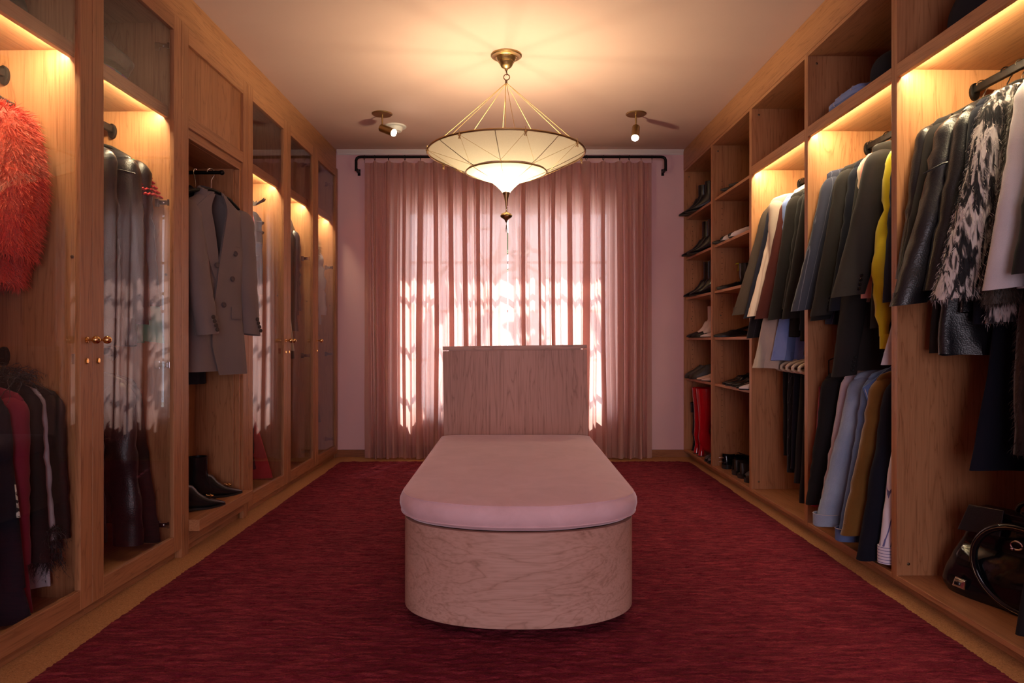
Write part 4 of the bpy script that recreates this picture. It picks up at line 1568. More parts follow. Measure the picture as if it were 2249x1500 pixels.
gR('red_knit', 'dark red knit peeking out below the yellow blouse', 'sweater', 'knit_red', 2.79, length=0.955, fl=0.0, sl=0.5, r=0.045, sh=0.18, hem=0.26, th=0.02, seed=12.2)

# ---- right bay with cream and burgundy jackets (u 3.449 .. 4.227)
gR('wool_jacket', 'brown grey wool jacket, leftmost beside the shoe shelves', 'jacket', 'wool_brown_grey', 4.155, length=0.80, fl=0.20, sl=0.66, r=0.062, sh=0.23, seed=1.4, wr=0.004, slope=0.07, hang='steel hook hanger of the brown grey wool jacket')
gR('navy_blazer', 'navy blazer between the brown grey jacket and the cream jacket', 'jacket', 'wool_navy', 4.095, length=0.84, fl=0.16, sl=0.68, r=0.06, sh=0.22, seed=2.5, wr=0.004)
gR('pinstripe_coat', 'black pinstripe coat whose hem shows below the navy blazer', 'coat', 'pinstripe_black', 4.13, length=0.92, fl=0.15, sl=0.80, r=0.066, sh=0.20, hem=0.26, seed=2.9)
cj = gR('cream_jacket', 'cream striped jacket with buttoned cuff left of the burgundy jacket', 'jacket', 'cream_stripe', 4.005, length=0.90, fl=0.175, sl=0.69, r=0.064, sh=0.215, seed=3.6, buttons=3, bmat='plastic_white', wr=0.004, nd=0.075, hang='steel hook hanger of the cream striped jacket')
gR('cream_shirt', 'long cream shirt whose curved tail hangs below the burgundy jacket', 'shirt', 'cotton_cream', 3.965, v=0.225, length=1.04, fl=0.0, sl=0.5, r=0.05, sh=0.20, hem=0.315, th=0.03, seed=4.8, fold=0.02)
gR('blue_shirt', 'light blue cotton shirt whose tail hangs beside the cream shirt', 'shirt', 'cotton_blue', 3.885, v=0.28, length=0.99, fl=0.0, sl=0.5, r=0.05, sh=0.205, hem=0.285, th=0.03, seed=5.3, fold=0.02)
gR('burgundy_jacket', 'burgundy wool jacket right of the cream jacket', 'jacket', 'wool_burgundy', 3.925, length=0.90, fl=0.165, sl=0.69, r=0.068, sh=0.21, seed=6.6, wr=0.003)
gR('suit_jacket', 'black suit jacket directly right of the burgundy jacket', 'jacket', 'wool_black2', 3.835, length=0.86, fl=0.12, sl=0.70, r=0.058, sh=0.215, seed=7.4, buttons=3, wr=0.004, hang='black hook hanger of the jacket right of the burgundy one', hook='black_iron')
gR('gathered_jacket', 'black jacket with gathered sleeve head in the burgundy jacket bay', 'jacket', 'wool_black', 3.745, length=0.88, fl=0.10, sl=0.64, r=0.066, sh=0.19, seed=8.3, wr=0.010)
gR('suit_jacket', 'black suit jacket rightmost in the bay with the cream and burgundy jackets', 'jacket', 'wool_black', 3.655, length=0.84, fl=0.13, sl=0.70, r=0.064, sh=0.20, seed=9.2, wr=0.003, hang='steel hook hanger rightmost in the burgundy jacket bay')
gR('long_coat', 'black coat with long hem, lowest above the white plastic hangers', 'coat', 'wool_midnight', 3.60, length=0.96, fl=0.06, sl=0.76, r=0.06, sh=0.20, hem=0.25, seed=10.1)


# ---- lower rails, right side: skirts and trousers on pale velvet hangers
def flat_panel(root, name, mat, w0, w1, z0, z1, th, seed, fold=0.006, yoff=0.0, x0=0.0):
    rings = []
    for k in range(15):
        q = k / 14
        ring = []
        for j in range(32):
            a = j * 2 * PI / 32
            x, y = sell(a, w0 + (w1 - w0) * q, th * (0.8 + 0.5 * q), 3.0)
            y += fold * q * math.sin(x * 60 + seed) + 0.004 * mnoise.noise((x * 9 + seed, q * 5, seed))
            x += 0.004 * mnoise.noise((q * 6, seed, y * 10))
            ring.append((x0 + x, y + yoff, z0 + (z1 - z0) * q + (0.006 * mnoise.noise((x * 9, seed, 2)) if k == 14 else 0)))
        rings.append(ring)
    return MB().loft(rings).build(name, mat, root)


def velvet_hanger(u, v, z, label, rz):
    r = empty('velvet_hanger')
    put(r, 'R', v, u, z, rz)
    tag(r, label, 'hanger', 'pale clip hangers on the lower rail')
    b = MB()
    b.tube([(0.0, 0, -0.075), (0.0, 0, -0.035), (0.006, 0, -0.028)] + [(0.021 * math.cos(a) - 0.002, 0, 0.021 * math.sin(a)) for a in [-0.9 + q / 12 * 4.0 for q in range(13)]], 0.0024, 6)
    b.build('hook', 'steel_wire', r)
    pts = []
    for q in range(28):
        a = q / 27 * 2 * PI
        x, zq = sell(a, 0.215, 0.034, 2.6)
        pts.append((x, 0, -0.102 + zq + 0.02 * (1 - abs(x) / 0.215)))
    MB().tube(pts[:-1], 0.0085, 8, closed=True).build('hanger_loop', 'velvet_hanger', r)
    return r


for k in range(5):
    u = 3.98 - k * 0.095
    lab = ['farthest', 'second farthest', 'middle', 'second nearest', 'nearest'][k]
    velvet_hanger(u, 0.275 - 0.012 * k, LOR, lab + ' of the five pale loop hangers under the cream and blue shirts', 0.04 * k)
    tr = empty('black_trousers' if k != 3 else 'black_skirt')
    put(tr, 'R', 0.275 - 0.012 * k, u, LOR, 0.04 * k)
    if k == 3:
        tag(tr, 'black gathered skirt hanging second nearest on the pale loop hangers', 'skirt')
        flat_panel(tr, 'skirt_panel', 'wool_black2', 0.165, 0.20, -0.128, -0.72, 0.022, k * 2.2, 0.012)
        flat_panel(tr, 'waistband', 'wool_black', 0.168, 0.168, -0.12, -0.16, 0.020, k * 1.2, 0.0)
    else:
        lb = {0: 'black velvet trousers on the farthest pale loop hanger', 1: 'black pinstripe trousers on the second farthest pale hanger', 2: 'black ribbed trousers on the middle pale loop hanger', 4: 'black wide trousers on the nearest pale loop hanger'}[k]
        tag(tr, lb, 'trousers')
        mt = ['wool_black', 'pinstripe_black', 'wool_midnight', '', 'wool_black2'][k]
        for sx in (-1, 1):
            flat_panel(tr, 'leg', mt, 0.088, 0.082 + 0.01 * k, -0.128, [-0.62, -0.70, -0.66, 0, -0.80][k], 0.016, k + sx, 0.006, x0=sx * 0.086)
        flat_panel(tr, 'waistband', mt, 0.172, 0.172, -0.118, -0.158, 0.017, k * 1.2, 0.0)
tr = empty('white_garment')
put(tr, 'R', 0.25, 3.53, LOR)
tag(tr, 'white garment of which a thin strip shows beside the black trousers', 'shirt')
flat_panel(tr, 'cloth_panel', 'cotton_white', 0.10, 0.135, -0.12, -0.72, 0.012, 3.3)
flat_panel(tr, 'waistband', 'cotton_white', 0.10, 0.10, -0.115, -0.15, 0.013, 3.3)

# ---- lower rail with denim (u 2.672 .. 3.449)
vr = empty('velvet_dress')
put(vr, 'R', 0.185, 3.385, LOR)
tag(vr, 'raspberry red crushed velvet dress at the far end of the denim rail', 'dress')
flat_panel(vr, 'skirt_panel', 'velvet_raspberry', 0.15, 0.185, -0.18, -0.77, 0.020, 1.3, 0.01)
MB().tube([(-0.10, 0, -0.19), (-0.10, 0, -0.05), (-0.02, 0, -0.012), (0.0, 0, 0.010)], 0.003, 6).build('strap', 'wool_black', vr)
gR('black_coat', 'black coat between the raspberry velvet dress and the denim jackets', 'coat', 'wool_black', 3.31, z=LOR, length=0.66, fl=0.09, sl=0.62, r=0.055, sh=0.225, seed=1.9, v=0.26, nd=0.06)
gR('denim_jacket', 'faded lilac grey denim jacket left of the light blue denim jacket', 'jacket', 'denim_lilac', 3.21, z=LOR, length=0.62, fl=0.12, sl=0.66, r=0.045, sh=0.205, seed=2.1, nd=0.055, v=0.28)


def denim_extra(root, sh, sl, fl, r, nd, mat, cuffr):
    for c in root.children:
        if c.name.startswith('sleeve'):
            zc = -nd - 0.06 - sl
            x = -(sh - r * 0.72 + fl)
            MB().loft([[(x + cuffr * 1.06 * math.cos(a), cuffr * 0.70 * math.sin(a), zc + d) for a in [q * 2 * PI / 20 for q in range(20)]] for d in (-0.002, 0.0, 0.05, 0.052)], False, False).build('cuff', mat, c)
            MB().tube([(x + cuffr * 1.07 * math.cos(a), cuffr * 0.71 * math.sin(a), zc + 0.05) for a in [q * 2 * PI / 20 for q in range(20)]], 0.0016, 5, closed=True).build('cuff_seam', 'denim_thread', c)
            break


d1 = gR('denim_jacket', 'light blue washed denim jacket with rolled cuff, between lilac and dark blue denim', 'jacket', 'denim_light', 3.12, z=LOR, length=0.60, fl=0.17, sl=0.68, r=0.064, sh=0.21, seed=3.2, nd=0.05, cuff=0.92, wr=0.007, v=0.285)
denim_extra(d1, 0.21, 0.68, 0.17, 0.064, 0.05, 'denim_light', 0.060)
d2 = gR('denim_jacket', 'mid blue denim jacket with turned up collar and seam stitching', 'jacket', 'denim_blue', 3.00, z=LOR, length=0.62, fl=0.13, sl=0.72, r=0.062, sh=0.205, seed=4.2, nd=0.045, v=0.28)
denim_extra(d2, 0.205, 0.72, 0.13, 0.062, 0.045, 'denim_blue', 0.056)
b = MB()
b.loft([[(-0.13, -0.05, -0.06), (-0.265, -0.062, -0.155), (-0.24, -0.064, -0.225), (-0.13, -0.055, -0.165)], [(-0.13, -0.058, -0.058), (-0.268, -0.072, -0.155), (-0.242, -0.074, -0.23), (-0.13, -0.063, -0.165)]])
b.build('collar_flap', 'denim_blue', d2, False, 0.002)
for pts in ([(-0.260, -0.074, -0.158), (-0.240, -0.076, -0.220)], [(-0.19, -0.071, -0.19), (-0.240, -0.076, -0.220)], [(-0.135, -0.062, -0.20), (-0.165, -0.066, -0.62)], [(-0.15, -0.062, -0.20), (-0.18, -0.066, -0.62)]):
    MB().tube(pts, 0.0015, 5).build('stitch_seam', 'denim_thread', d2)
sj = gR('suede_jacket', 'tobacco brown suede jacket right of the blue denim jacket', 'jacket', 'suede_brown', 2.915, z=LOR, length=0.66, fl=0.14, sl=0.67, r=0.066, sh=0.215, seed=5.1, nd=0.045, wr=0.010, v=0.28, cuff=0.9)
for sx in (0,):
    x = -(0.215 - 0.066 * 0.72 + 0.14)
    MB().lathe([(0.006, 0), (0.006, -0.003), (0.0, -0.004)], (x + 0.02, -0.042, -0.045 - 0.06 - 0.67 + 0.03), 10, 'y').build('cuff_button', 'dark_bronze', sj)
gR('navy_coat', 'navy cotton coat with straight sleeve left of the striped shirt', 'coat', 'wool_midnight', 2.82, z=LOR, length=0.74, fl=0.13, sl=0.74, r=0.068, sh=0.21, seed=6.1, nd=0.05, wr=0.006, v=0.28)
ss = gR('striped_shirt', 'white shirt with thin navy stripes beside the divider, nearest on the lower rail', 'shirt', 'shirt_stripe', 2.745, z=LOR, length=0.70, fl=0.09, sl=0.67, r=0.055, sh=0.20, seed=7.2, nd=0.05, v=0.28)
x = -(0.20 - 0.055 * 0.72 + 0.09)
MB().loft([[(x + 0.052 * math.cos(a), 0.036 * math.sin(a), -0.05 - 0.06 - 0.67 - d) for a in [q * 2 * PI / 20 for q in range(20)]] for d in (-0.004, 0, 0.062, 0.064)]).build('cuff', 'shirt_stripe_h', ss)

# ---- left wardrobes
def gL(name, label, cat, mat, u, v=0.31, z=LUP, hang=None, hook=None, **kw):
    r = garment('L', name, label, cat, mat, v, u, z, **kw)
    if hang:
        hanger('L', v, u, z, hang, kw.get('rz', 0.0), hook)
    return r


cf = gL('coral_fur_coat', 'fluffy coral red fur jacket behind the nearest glass door', 'fur coat', 'fur_coral', 2.295, v=0.375, z=1.955, length=0.66, sh=0.20, th=0.095, waist=0.215, hem=0.20, sl=0.50, fl=0.02, r=0.105, depth=0.9, cuff=0.92, slope=0.11, nd=0.12, namp=0.02, seed=1.3, bend=0.04, collar=True)
hanger('L', 0.375, 2.295, 1.93, 'steel hook hanger holding the coral fur jacket behind the nearest glass door')
furry(cf, 62000, 0.034, 0.0011, 'fur_coral', 21, droop=0.55, jit=0.35, lift=0.5)
fj = gL('feather_jacket', 'black jacket with ostrich feather collar on the lower rail, nearest glass door', 'jacket', 'wool_black', 2.325, z=LOR, v=0.33, length=0.50, sh=0.205, th=0.035, fl=0.045, sl=0.58, r=0.058, seed=2.4, nd=0.06, collar=False, wr=0.005)


def plumes(parent, origins, n, ln, mat, seed, name, spread=1.0, droop=0.6):
    rs = random.Random(seed)
    b = MB()
    for k in range(n):
        o = origins[k % len(origins)]
        a = rs.uniform(0, 2 * PI)
        el = rs.uniform(0.0, 1.3)
        d = Vector((math.cos(a) * math.cos(el) * spread, math.sin(a) * math.cos(el) * spread, math.sin(el)))
        l_ = ln * rs.uniform(0.5, 1.1)
        pts = []
        for q in range(7):
            t = q / 6
            pts.append(Vector(o) + d * l_ * t + Vector((0, 0, -droop * l_ * t * t)) + Vector((rs.uniform(-1, 1), rs.uniform(-1, 1), 0)) * 0.004)
        b.tube(pts, [0.0011] * 6 + [0.0003], 3, cap=False)
        for q in range(1, 7):
            p = pts[q]
            for _ in range(4):
                e = p + Vector((rs.uniform(-1, 1), rs.uniform(-1, 1), rs.uniform(-1, 0.4))) * 0.018
                m_ = (p + e) / 2 + Vector((0, 0, 0.003))
                b.v += [tuple(p), tuple(m_ + Vector((0.0007, 0, 0))), tuple(e), tuple(m_ - Vector((0.0007, 0, 0)))]
                i0 = len(b.v) - 4
                b.f.append((i0, i0 + 1, i0 + 2, i0 + 3))
    o_ = b.build(name, mat, parent, False, fix=False)
    stuff(o_)
    return o_


plumes(fj, [(x * 0.02 + 0.03, y * 0.015 - 0.02, -0.055 - 0.010 * abs(x * 0.4)) for x in range(-4, 9) for y in (-2, 0, 1)], 190, 0.115, 'feather_black', 4, 'feather_collar')
plumes(fj, [(0.235 + 0.02 * math.cos(a), 0.03 + 0.02 * math.sin(a), -0.70 + 0.05 * q) for a in (0, 1, 2, 3, 4, 5, 6) for q in (0, 1, 2)], 130, 0.055, 'feather_black', 6, 'feather_cuff', droop=1.5)
gL('sheer_dress', 'sheer black dress with fine gathered sleeve behind the feather collar jacket', 'dress', 'sheer_black', 2.395, z=LOR, v=0.30, th=0.018, depth=0.4, length=0.60, sh=0.215, fl=0.03, sl=0.50, r=0.05, seed=3.1, nd=0.08, collar=False)
gL('white_shirt', 'white shirt hanging below the black feather collar jacket', 'shirt', 'cotton_white', 2.372, z=LOR, v=0.335, length=0.74, sh=0.20, hem=0.225, th=0.022, fl=0.045, sl=0.54, r=0.045, seed=4.9, nd=0.07, fold=0.015)
wc = gL('wine_coat', 'wine red coat edged with black and white tweed braid at the photo edge', 'coat', 'knit_wine', 2.25, z=LOR, v=0.335, length=0.77, sh=0.225, hem=0.262, th=0.03, fl=0.015, sl=0.55, r=0.055, seed=5.5, nd=0.075, collar=False)
rng2 = []
for k in range(12):
    q = k / 11
    rng2.append([(0.195 + 0.05 * q + dx, -0.046 - 0.010 * q + dy, -0.22 - 0.30 * q) for dx, dy in ((-0.016, 0), (0.016, -0.004), (0.016, -0.010), (-0.016, -0.008))])
MB().loft(rng2).build('tweed_braid', 'tweed_trim', wc)
gL('black_coat', 'black coat at the left photo edge in front of the wine red coat', 'coat', 'wool_midnight', 2.185, z=LOR, v=0.30, length=0.77, sh=0.175, hem=0.262, th=0.034, fl=0.06, sl=0.60, r=0.05, seed=6.3, nd=0.08, collar=False)

# leather jackets behind the second glass door
gk = gL('green_knit', 'emerald green knit hanging behind the black leather jackets', 'sweater', 'knit_green', 3.045, v=0.36, th=0.02, length=0.86, sh=0.20, fl=0.095, sl=0.80, r=0.062, seed=1.2, depth=0.5)
rb = gL('braided_jacket', 'black leather jacket with red braided shoulder cords behind the second glass door', 'jacket', 'leather_black', 3.01, v=0.345, length=0.78, sh=0.225, fl=0.055, sl=0.64, r=0.060, seed=2.3, slope=0.13, wr=0.010)
for k in range(5):
    pts = []
    for q in range(11):
        t = q / 10
        pts.append((0.205 + 0.012 * k - 0.012 + 0.035 * t, -0.045 + 0.09 * t, -0.215 - 0.022 * k - 0.012 * abs(t - 0.5) + 0.003 * math.sin(q * 2.5)))
    MB().tube(pts, [0.0065 if q % 2 else 0.0045 for q in range(11)], 8).build('braid_cord', 'knit_red', rb)
MB().tube([(0.185 + 0.035 * math.cos(a), -0.05, -0.24 + 0.075 * math.sin(a)) for a in [q * 2 * PI / 20 for q in range(20)]], 0.0035, 6, closed=True).build('cord_loop', 'leather_black', rb)
la = gL('leather_coat', 'long black leather jacket with shoulder yoke seam behind the second glass door', 'jacket', 'leather_black', 2.94, v=0.355, length=0.88, sh=0.225, fl=0.06, sl=0.70, r=0.068, seed=3.7, slope=0.075, wr=0.008, namp=0.012, fold=0.01, hang='hanger of the long black leather jacket, second glass door', th=0.04)
MB().tube([(0.07, -0.044, -0.20), (0.14, -0.047, -0.215), (0.20, -0.046, -0.225), (0.245, -0.03, -0.235)], 0.003, 6).build('yoke_seam', 'leather_black', la)
for (x, y, hgt, lean) in ((0.035, -0.01, 0.035, 0.02), (0.075, 0.0, 0.034, 0.03), (0.055, 0.02, 0.03, 0.025)):
    MB().lathe([(0.005, 0), (0.004, 0.006), (0.0005, hgt)], (x, y, -0.102 - x * 0.3), 8).build('shoulder_spike', 'chrome', la)
lb2 = gL('leather_jacket', 'soft black leather jacket with open collar and red tab, second glass door', 'jacket', 'leather_soft', 2.80, v=0.36, length=0.86, sh=0.215, fl=0.035, sl=0.70, r=0.058, seed=4.6, wr=0.012, namp=0.014, slope=0.085)
MB().loft([[(0.095, -0.058, -0.42), (0.135, -0.056, -0.44), (0.13, -0.05, -0.50), (0.10, -0.052, -0.49)], [(0.095, -0.072, -0.425), (0.135, -0.068, -0.445), (0.13, -0.064, -0.505), (0.10, -0.066, -0.49)]]).build('red_tab', 'leather_red', lb2)
gL('black_jacket', 'plain black jacket beside the door stile, left of the soft leather jacket', 'jacket', 'wool_midnight', 2.70, v=0.40, length=0.90, sh=0.20, fl=0.03, sl=0.70, r=0.055, seed=5.4)
gL('black_coat', 'matte black coat on the lower rail, right of the leather biker jacket', 'coat', 'wool_black', 3.0, z=LOR, v=0.375, length=0.68, sh=0.215, fl=0.10, sl=0.70, r=0.062, seed=6.8, nd=0.07)
lk = gL('biker_jacket', 'black leather biker jacket with zipped sleeve on the lower rail, second glass door', 'jacket', 'leather_soft', 2.86, z=LOR, v=0.325, length=0.62, sh=0.215, fl=0.045, sl=0.68, r=0.064, seed=7.5, nd=0.06, wr=0.013, namp=0.013, cuff=0.95)
x = 0.215 - 0.064 * 0.72 + 0.045
MB().loft([[(x + 0.062 * math.cos(a), 0.042 * math.sin(a), -0.06 - 0.06 - 0.68 + d) for a in [q * 2 * PI / 20 for q in range(20)]] for d in (-0.004, -0.001, 0.06, 0.063)], False, False).build('cuff', 'leather_black', lk)
MB().tube([(0.13, -0.055, -0.36), (0.17, -0.058, -0.352)], 0.0025, 6).build('zip_pull', 'chrome', lk)
MB().tube([(0.055, -0.052, -0.22), (0.062, -0.054, -0.27)], 0.004, 6).build('zip', 'chrome', lk)
gL('leather_coat', 'black leather coat beside the door stile on the lower rail, second glass door', 'coat', 'leather_black', 2.71, z=LOR, v=0.36, length=0.66, sh=0.21, fl=0.03, sl=0.62, r=0.055, seed=8.9, nd=0.07, wr=0.01)

# third, fourth and fifth glass doors
gL('red_blouse', 'long red knit blouse behind the glass door right of the niche', 'blouse', 'knit_red', 4.14, v=0.30, length=0.80, sh=0.205, fl=0.02, sl=0.72, r=0.05, seed=1.6, hem=0.215)
rf = gL('ruffled_blouse', 'black blouse with pleated ruffled shoulder behind the third glass door', 'blouse', 'wool_black2', 4.27, v=0.30, length=0.70, sh=0.20, fl=0.02, sl=0.5, r=0.055, seed=2.8, collar=False)


def ruffle(parent, x0, z0, rad, amp, mat, w, tilt, n=80):
    r1, r2 = [], []
    for q in range(n):
        a = q / (n - 1) * PI * 1.1 - 0.3
        f = amp * math.sin(q * 1.25)
        r1.append((x0 + rad * 0.6 * math.cos(a), rad * 0.55 * math.sin(a) - 0.02, z0))
        r2.append((x0 + (rad + w) * math.cos(a) + f * 0.3, (rad + w) * 0.8 * math.sin(a) - 0.02 + f * 0.4, z0 + tilt + f))
    r3 = [(x, y, z - 0.002) for x, y, z in r2]
    r4 = [(x, y, z - 0.002) for x, y, z in r1]
    MB().loft([r1, r2, r3, r4], False, False, closed=False).build('ruffle', mat, parent)


for k, (x0, z0) in enumerate(((0.16, -0.10), (0.15, -0.20), (0.15, -0.26), (0.14, -0.33), (0.13, -0.41))):
    ruffle(rf, x0, z0, 0.05, 0.007, 'wool_black2', 0.035, 0.035 if k == 0 else -0.012)
gL('wine_dress', 'dark red silk dress on the lower rail behind the third glass door', 'dress', 'knit_red', 4.32, z=LOR, v=0.29, length=0.74, sh=0.12, waist=0.15, hem=0.26, th=0.02, sleeves=False, seed=3.4, nd=0.08, collar=False)
gL('black_dress', 'black dress on the lower rail in front of the dark red silk dress', 'dress', 'wool_midnight', 4.20, z=LOR, v=0.33, length=0.66, sh=0.20, hem=0.235, fl=0.02, sl=0.5, r=0.05, seed=4.3, nd=0.08)
gL('black_coat', 'black coat with small stand collar behind the fourth glass door', 'coat', 'wool_black', 4.93, v=0.33, length=0.98, sh=0.225, fl=0.03, sl=0.72, r=0.06, seed=5.6, slope=0.09)
pj2 = gL('puffer_jacket', 'black quilted jacket with raised collar behind the fourth glass door', 'jacket', 'satin_black', 5.03, v=0.345, length=0.70, sh=0.23, fl=0.03, sl=0.6, r=0.07, seed=6.4, wr=0.02, namp=0.02, nd=0.06, slope=0.10)
MB().loft([[(0.17 + dx * 0.05, -0.02 + 0.05 * math.sin(a), -0.10 - z_ + 0.05 * math.cos(a) * (1 - z_ * 4)) for a in [q * 2 * PI / 14 for q in range(14)]] for dx, z_ in ((-0.6, 0.0), (0.0, -0.02), (0.5, 0.0), (0.9, 0.05))]).build('raised_collar', 'satin_black', pj2)
gL('cream_coat', 'long cream coat sleeve behind the fourth glass door beside its knob', 'coat', 'cotton_cream', 4.80, v=0.355, length=0.92, sh=0.205, fl=0.09, sl=0.86, r=0.055, seed=7.9, hem=0.235, slope=0.12)
gL('grey_trousers', 'grey trousers leg hanging below the cream coat behind the fourth door', 'trousers', 'wool_grey', 4.81, z=LOR, v=0.32, length=0.36, sh=0.20, hem=0.235, th=0.03, sleeves=False, seed=2.6, nd=0.0, collar=False)
fc = gL('parka', 'dark grey parka with beige fur hood trim behind the fifth glass door', 'coat', 'wool_brown_grey', 5.43, v=0.325, length=1.5, sh=0.215, fl=0.04, sl=0.75, r=0.07, th=0.05, hem=0.275, seed=8.1, namp=0.012, slope=0.09, collar=False)
hanger('L', 0.325, 5.43, LUP, 'hanger of the fur trimmed parka behind the fifth glass door')
fo = MB().loft([[(0.10 + rx * math.cos(a), 0.055 * math.sin(a) * 1.2, z_ + 0.02 * math.sin(a)) for a in [q * 2 * PI / 20 for q in range(20)]] for rx, z_ in ((0.03, -0.075), (0.10, -0.09), (0.145, -0.14), (0.165, -0.21), (0.155, -0.27), (0.11, -0.31), (0.05, -0.32))]).build('fur_hood', 'fur_beige', fc)
strands(fo, 9000, 0.03, 0.0011, 'fur_beige', 'fur', 33, droop=0.3, jit=0.45, lift=0.6)
gL('white_puffer', 'white puffer jacket behind the grey parka at the back wall end', 'jacket', 'cotton_white', 5.60, v=0.315, length=0.66, sh=0.215, fl=0.04, sl=0.52, r=0.07, seed=9.6, wr=0.022, namp=0.02, slope=0.14, nd=0.15)

# ------------------------------------------------------------------ grey blazer and black jacket on the valet rod in the niche
NU = 3.087 + 0.375


def niche_garment_pos(v, z=1.835):
    return v, NU, z


# black jacket close to the niche back
bj = garment('L', 'black_jacket', 'black jacket behind the grey blazer in the niche, only its hem showing', 'jacket', 'wool_midnight', 0.165, NU - 0.02, 1.835, length=0.98, sh=0.20, hem=0.235, th=0.03, fl=0.02, sl=0.62, r=0.045, rz=R_(-90), seed=3.3)
hanger('L', 0.165, NU - 0.02, 1.835, 'innermost of the three hangers on the niche valet rod', R_(-90))
hanger('L', 0.115, NU, 1.835, 'middle of the three hangers on the niche valet rod', R_(-90))
BRZ = R_(66)
BV = 0.035
bl = empty('grey_blazer')
put(bl, 'L', BV, NU, 1.835, BRZ)
tag(bl, 'oversized grey double breasted blazer hanging open-necked in the wooden niche', 'blazer')
hanger('L', BV, NU, 1.835, 'outermost hanger carrying the grey blazer in the niche', BRZ)
# local: x = wearer's width (image right is +x), -y faces the room
ND = 0.105


def blz_surf(u, s, side=-1, off=0.0):
    """front (-y) surface of the blazer body at width fraction u (-1..1) and distance s below the neck"""
    wtab = [(0.0, 0.055), (0.02, 0.075), (0.05, 0.14), (0.085, 0.195), (0.11, 0.21), (0.2, 0.195), (0.5, 0.175), (0.93, 0.205)]
    w_ = interp(wtab, s)
    x = u * w_
    d = interp([(0.0, 0.045), (0.1, 0.05), (0.3, 0.062), (0.6, 0.058), (0.93, 0.066)], s) * (1 - abs(u) ** 3.0) ** 0.6
    y = side * (d + off)
    y += 0.012 * (s / 0.9) ** 1.5 * math.sin(x * 22 + 1.0) * (1 if side < 0 else 0.5)
    y += 0.006 * mnoise.noise((x * 6, s * 4, 2.2))
    return (x, y, -ND - s)


def panel_grid(u0f, u1f, s0, s1, off, name, mat, parent, nu=14, ns=26, thick=0.004, side=-1):
    front, back = [], []
    for i in range(ns):
        s = s0 + (s1 - s0) * i / (ns - 1)
        a, c = u0f(s), u1f(s)
        row = [blz_surf(a + (c - a) * j / (nu - 1), s, side, off) for j in range(nu)]
        front.append(row)
    b = MB()
    n0 = 0
    for row in front:
        b.v += row
    for row in front:
        b.v += [(x, y - side * thick, z) for x, y, z in row]
    N_ = ns * nu
    for i in range(ns - 1):
        for j in range(nu - 1):
            a = i * nu + j
            b.f.append((a, a + 1, a + nu + 1, a + nu))
            b.f.append((N_ + a, N_ + a + nu, N_ + a + nu + 1, N_ + a + 1))
    for i in range(ns - 1):
        for j in (0, nu - 1):
            a = i * nu + j
            b.f.append((a, a + nu, N_ + a + nu, N_ + a))
    for j in range(nu - 1):
        for i in (0, ns - 1):
            a = i * nu + j
            b.f.append((a, N_ + a, N_ + a + 1, a + 1))
    return b.build(name, mat, parent)


# back, left and right fronts (the V opens from the neck to the middle button at s = 0.56)
panel_grid(lambda s: -1, lambda s: 1, 0.0, 0.90, 0.0, 'back_panel', 'wool_grey', bl, 20, 26, 0.004, 1)


def vL(s):
    return 0.20 - 0.42 * max(0, min(1, (s - 0.0) / 0.56)) + 0.62 * 0 if s < 0.56 else -0.22


def openr(s):          # right front's inner edge (image left side of it)
    if s < 0.56:
        return 0.30 - 0.58 * (s / 0.56)
    return -0.28 + 0.25 * max(0, (s - 0.78) / 0.14)


def openl(s):          # left front's inner edge
    if s < 0.56:
        return -0.30 + 0.40 * (s / 0.56)
    return 0.10


panel_grid(lambda s: -1, openl, 0.0, 0.90, 0.0, 'front_panel', 'wool_grey', bl, 14)
panel_grid(openr, lambda s: 1, 0.0, 0.92, 0.010, 'front_panel', 'wool_grey', bl, 14)
# lapels: folded strips along the opening with a peak at chest height


def lapel(edge, sg, off, name):
    def wid(s):
        return interp([(0.0, 0.34), (0.05, 0.36), (0.17, 0.50), (0.20, 0.62), (0.205, 0.52), (0.35, 0.34), (0.56, 0.02)], s)
    if sg > 0:
        return panel_grid(edge, lambda s: edge(s) + wid(s), 0.012, 0.56, off, name, 'wool_grey', bl, 8, 40, 0.003)
    return panel_grid(lambda s: edge(s) - wid(s), edge, 0.012, 0.56, off, name, 'wool_grey', bl, 8, 40, 0.003)


lapel(openr, 1, 0.018, 'lapel')
lapel(openl, -1, 0.008, 'lapel')
rings = []
for (rx, ry, zc) in ((0.055, 0.045, 0.020), (0.068, 0.054, 0.016), (0.088, 0.066, -0.030), (0.084, 0.060, -0.034), (0.058, 0.046, 0.012)):
    rings.append([(rx * math.cos(a), ry * math.sin(a), -ND + zc + 0.022 * math.sin(a)) for a in [R_(-40) + q / 23 * R_(260) for q in range(24)]])
MB().loft(rings, False, False, closed=False).build('collar', 'wool_grey', bl)
for sg in (1, -1):
    mb, info = sleeve_mesh(sg, ND, 0.243 if sg > 0 else 0.205, 0.66, 0.035 if sg > 0 else -0.03, -0.035 if sg > 0 else -0.115, 0.070, 3.7 + sg, 0.78, 0.055, 0.78, 0.0, 0.005)
    so = mb.build('sleeve', 'wool_grey', bl)
    for k in range(4):
        MB().lathe([(0.010, 0), (0.010, -0.004), (0.007, -0.006), (0.0, -0.0055)], (info['x'] + (0.022 if sg < 0 else 0.03) - 0.008 * k, info['y'] - info['r'] * 0.74, info['z'] + 0.022 + 0.020 * k), 14, 'y').build('cuff_button', 'wool_brown_grey', so)


def on_front(u, s, name, mat, rad=0.014, off=0.014):
    x, y, z = blz_surf(u, s, -1, off)
    return MB().lathe([(rad, 0), (rad, -0.004), (rad * 0.75, -0.007), (rad * 0.3, -0.0055), (0.0, -0.0055)], (x, y, z), 18, 'y').build(name, mat, bl)


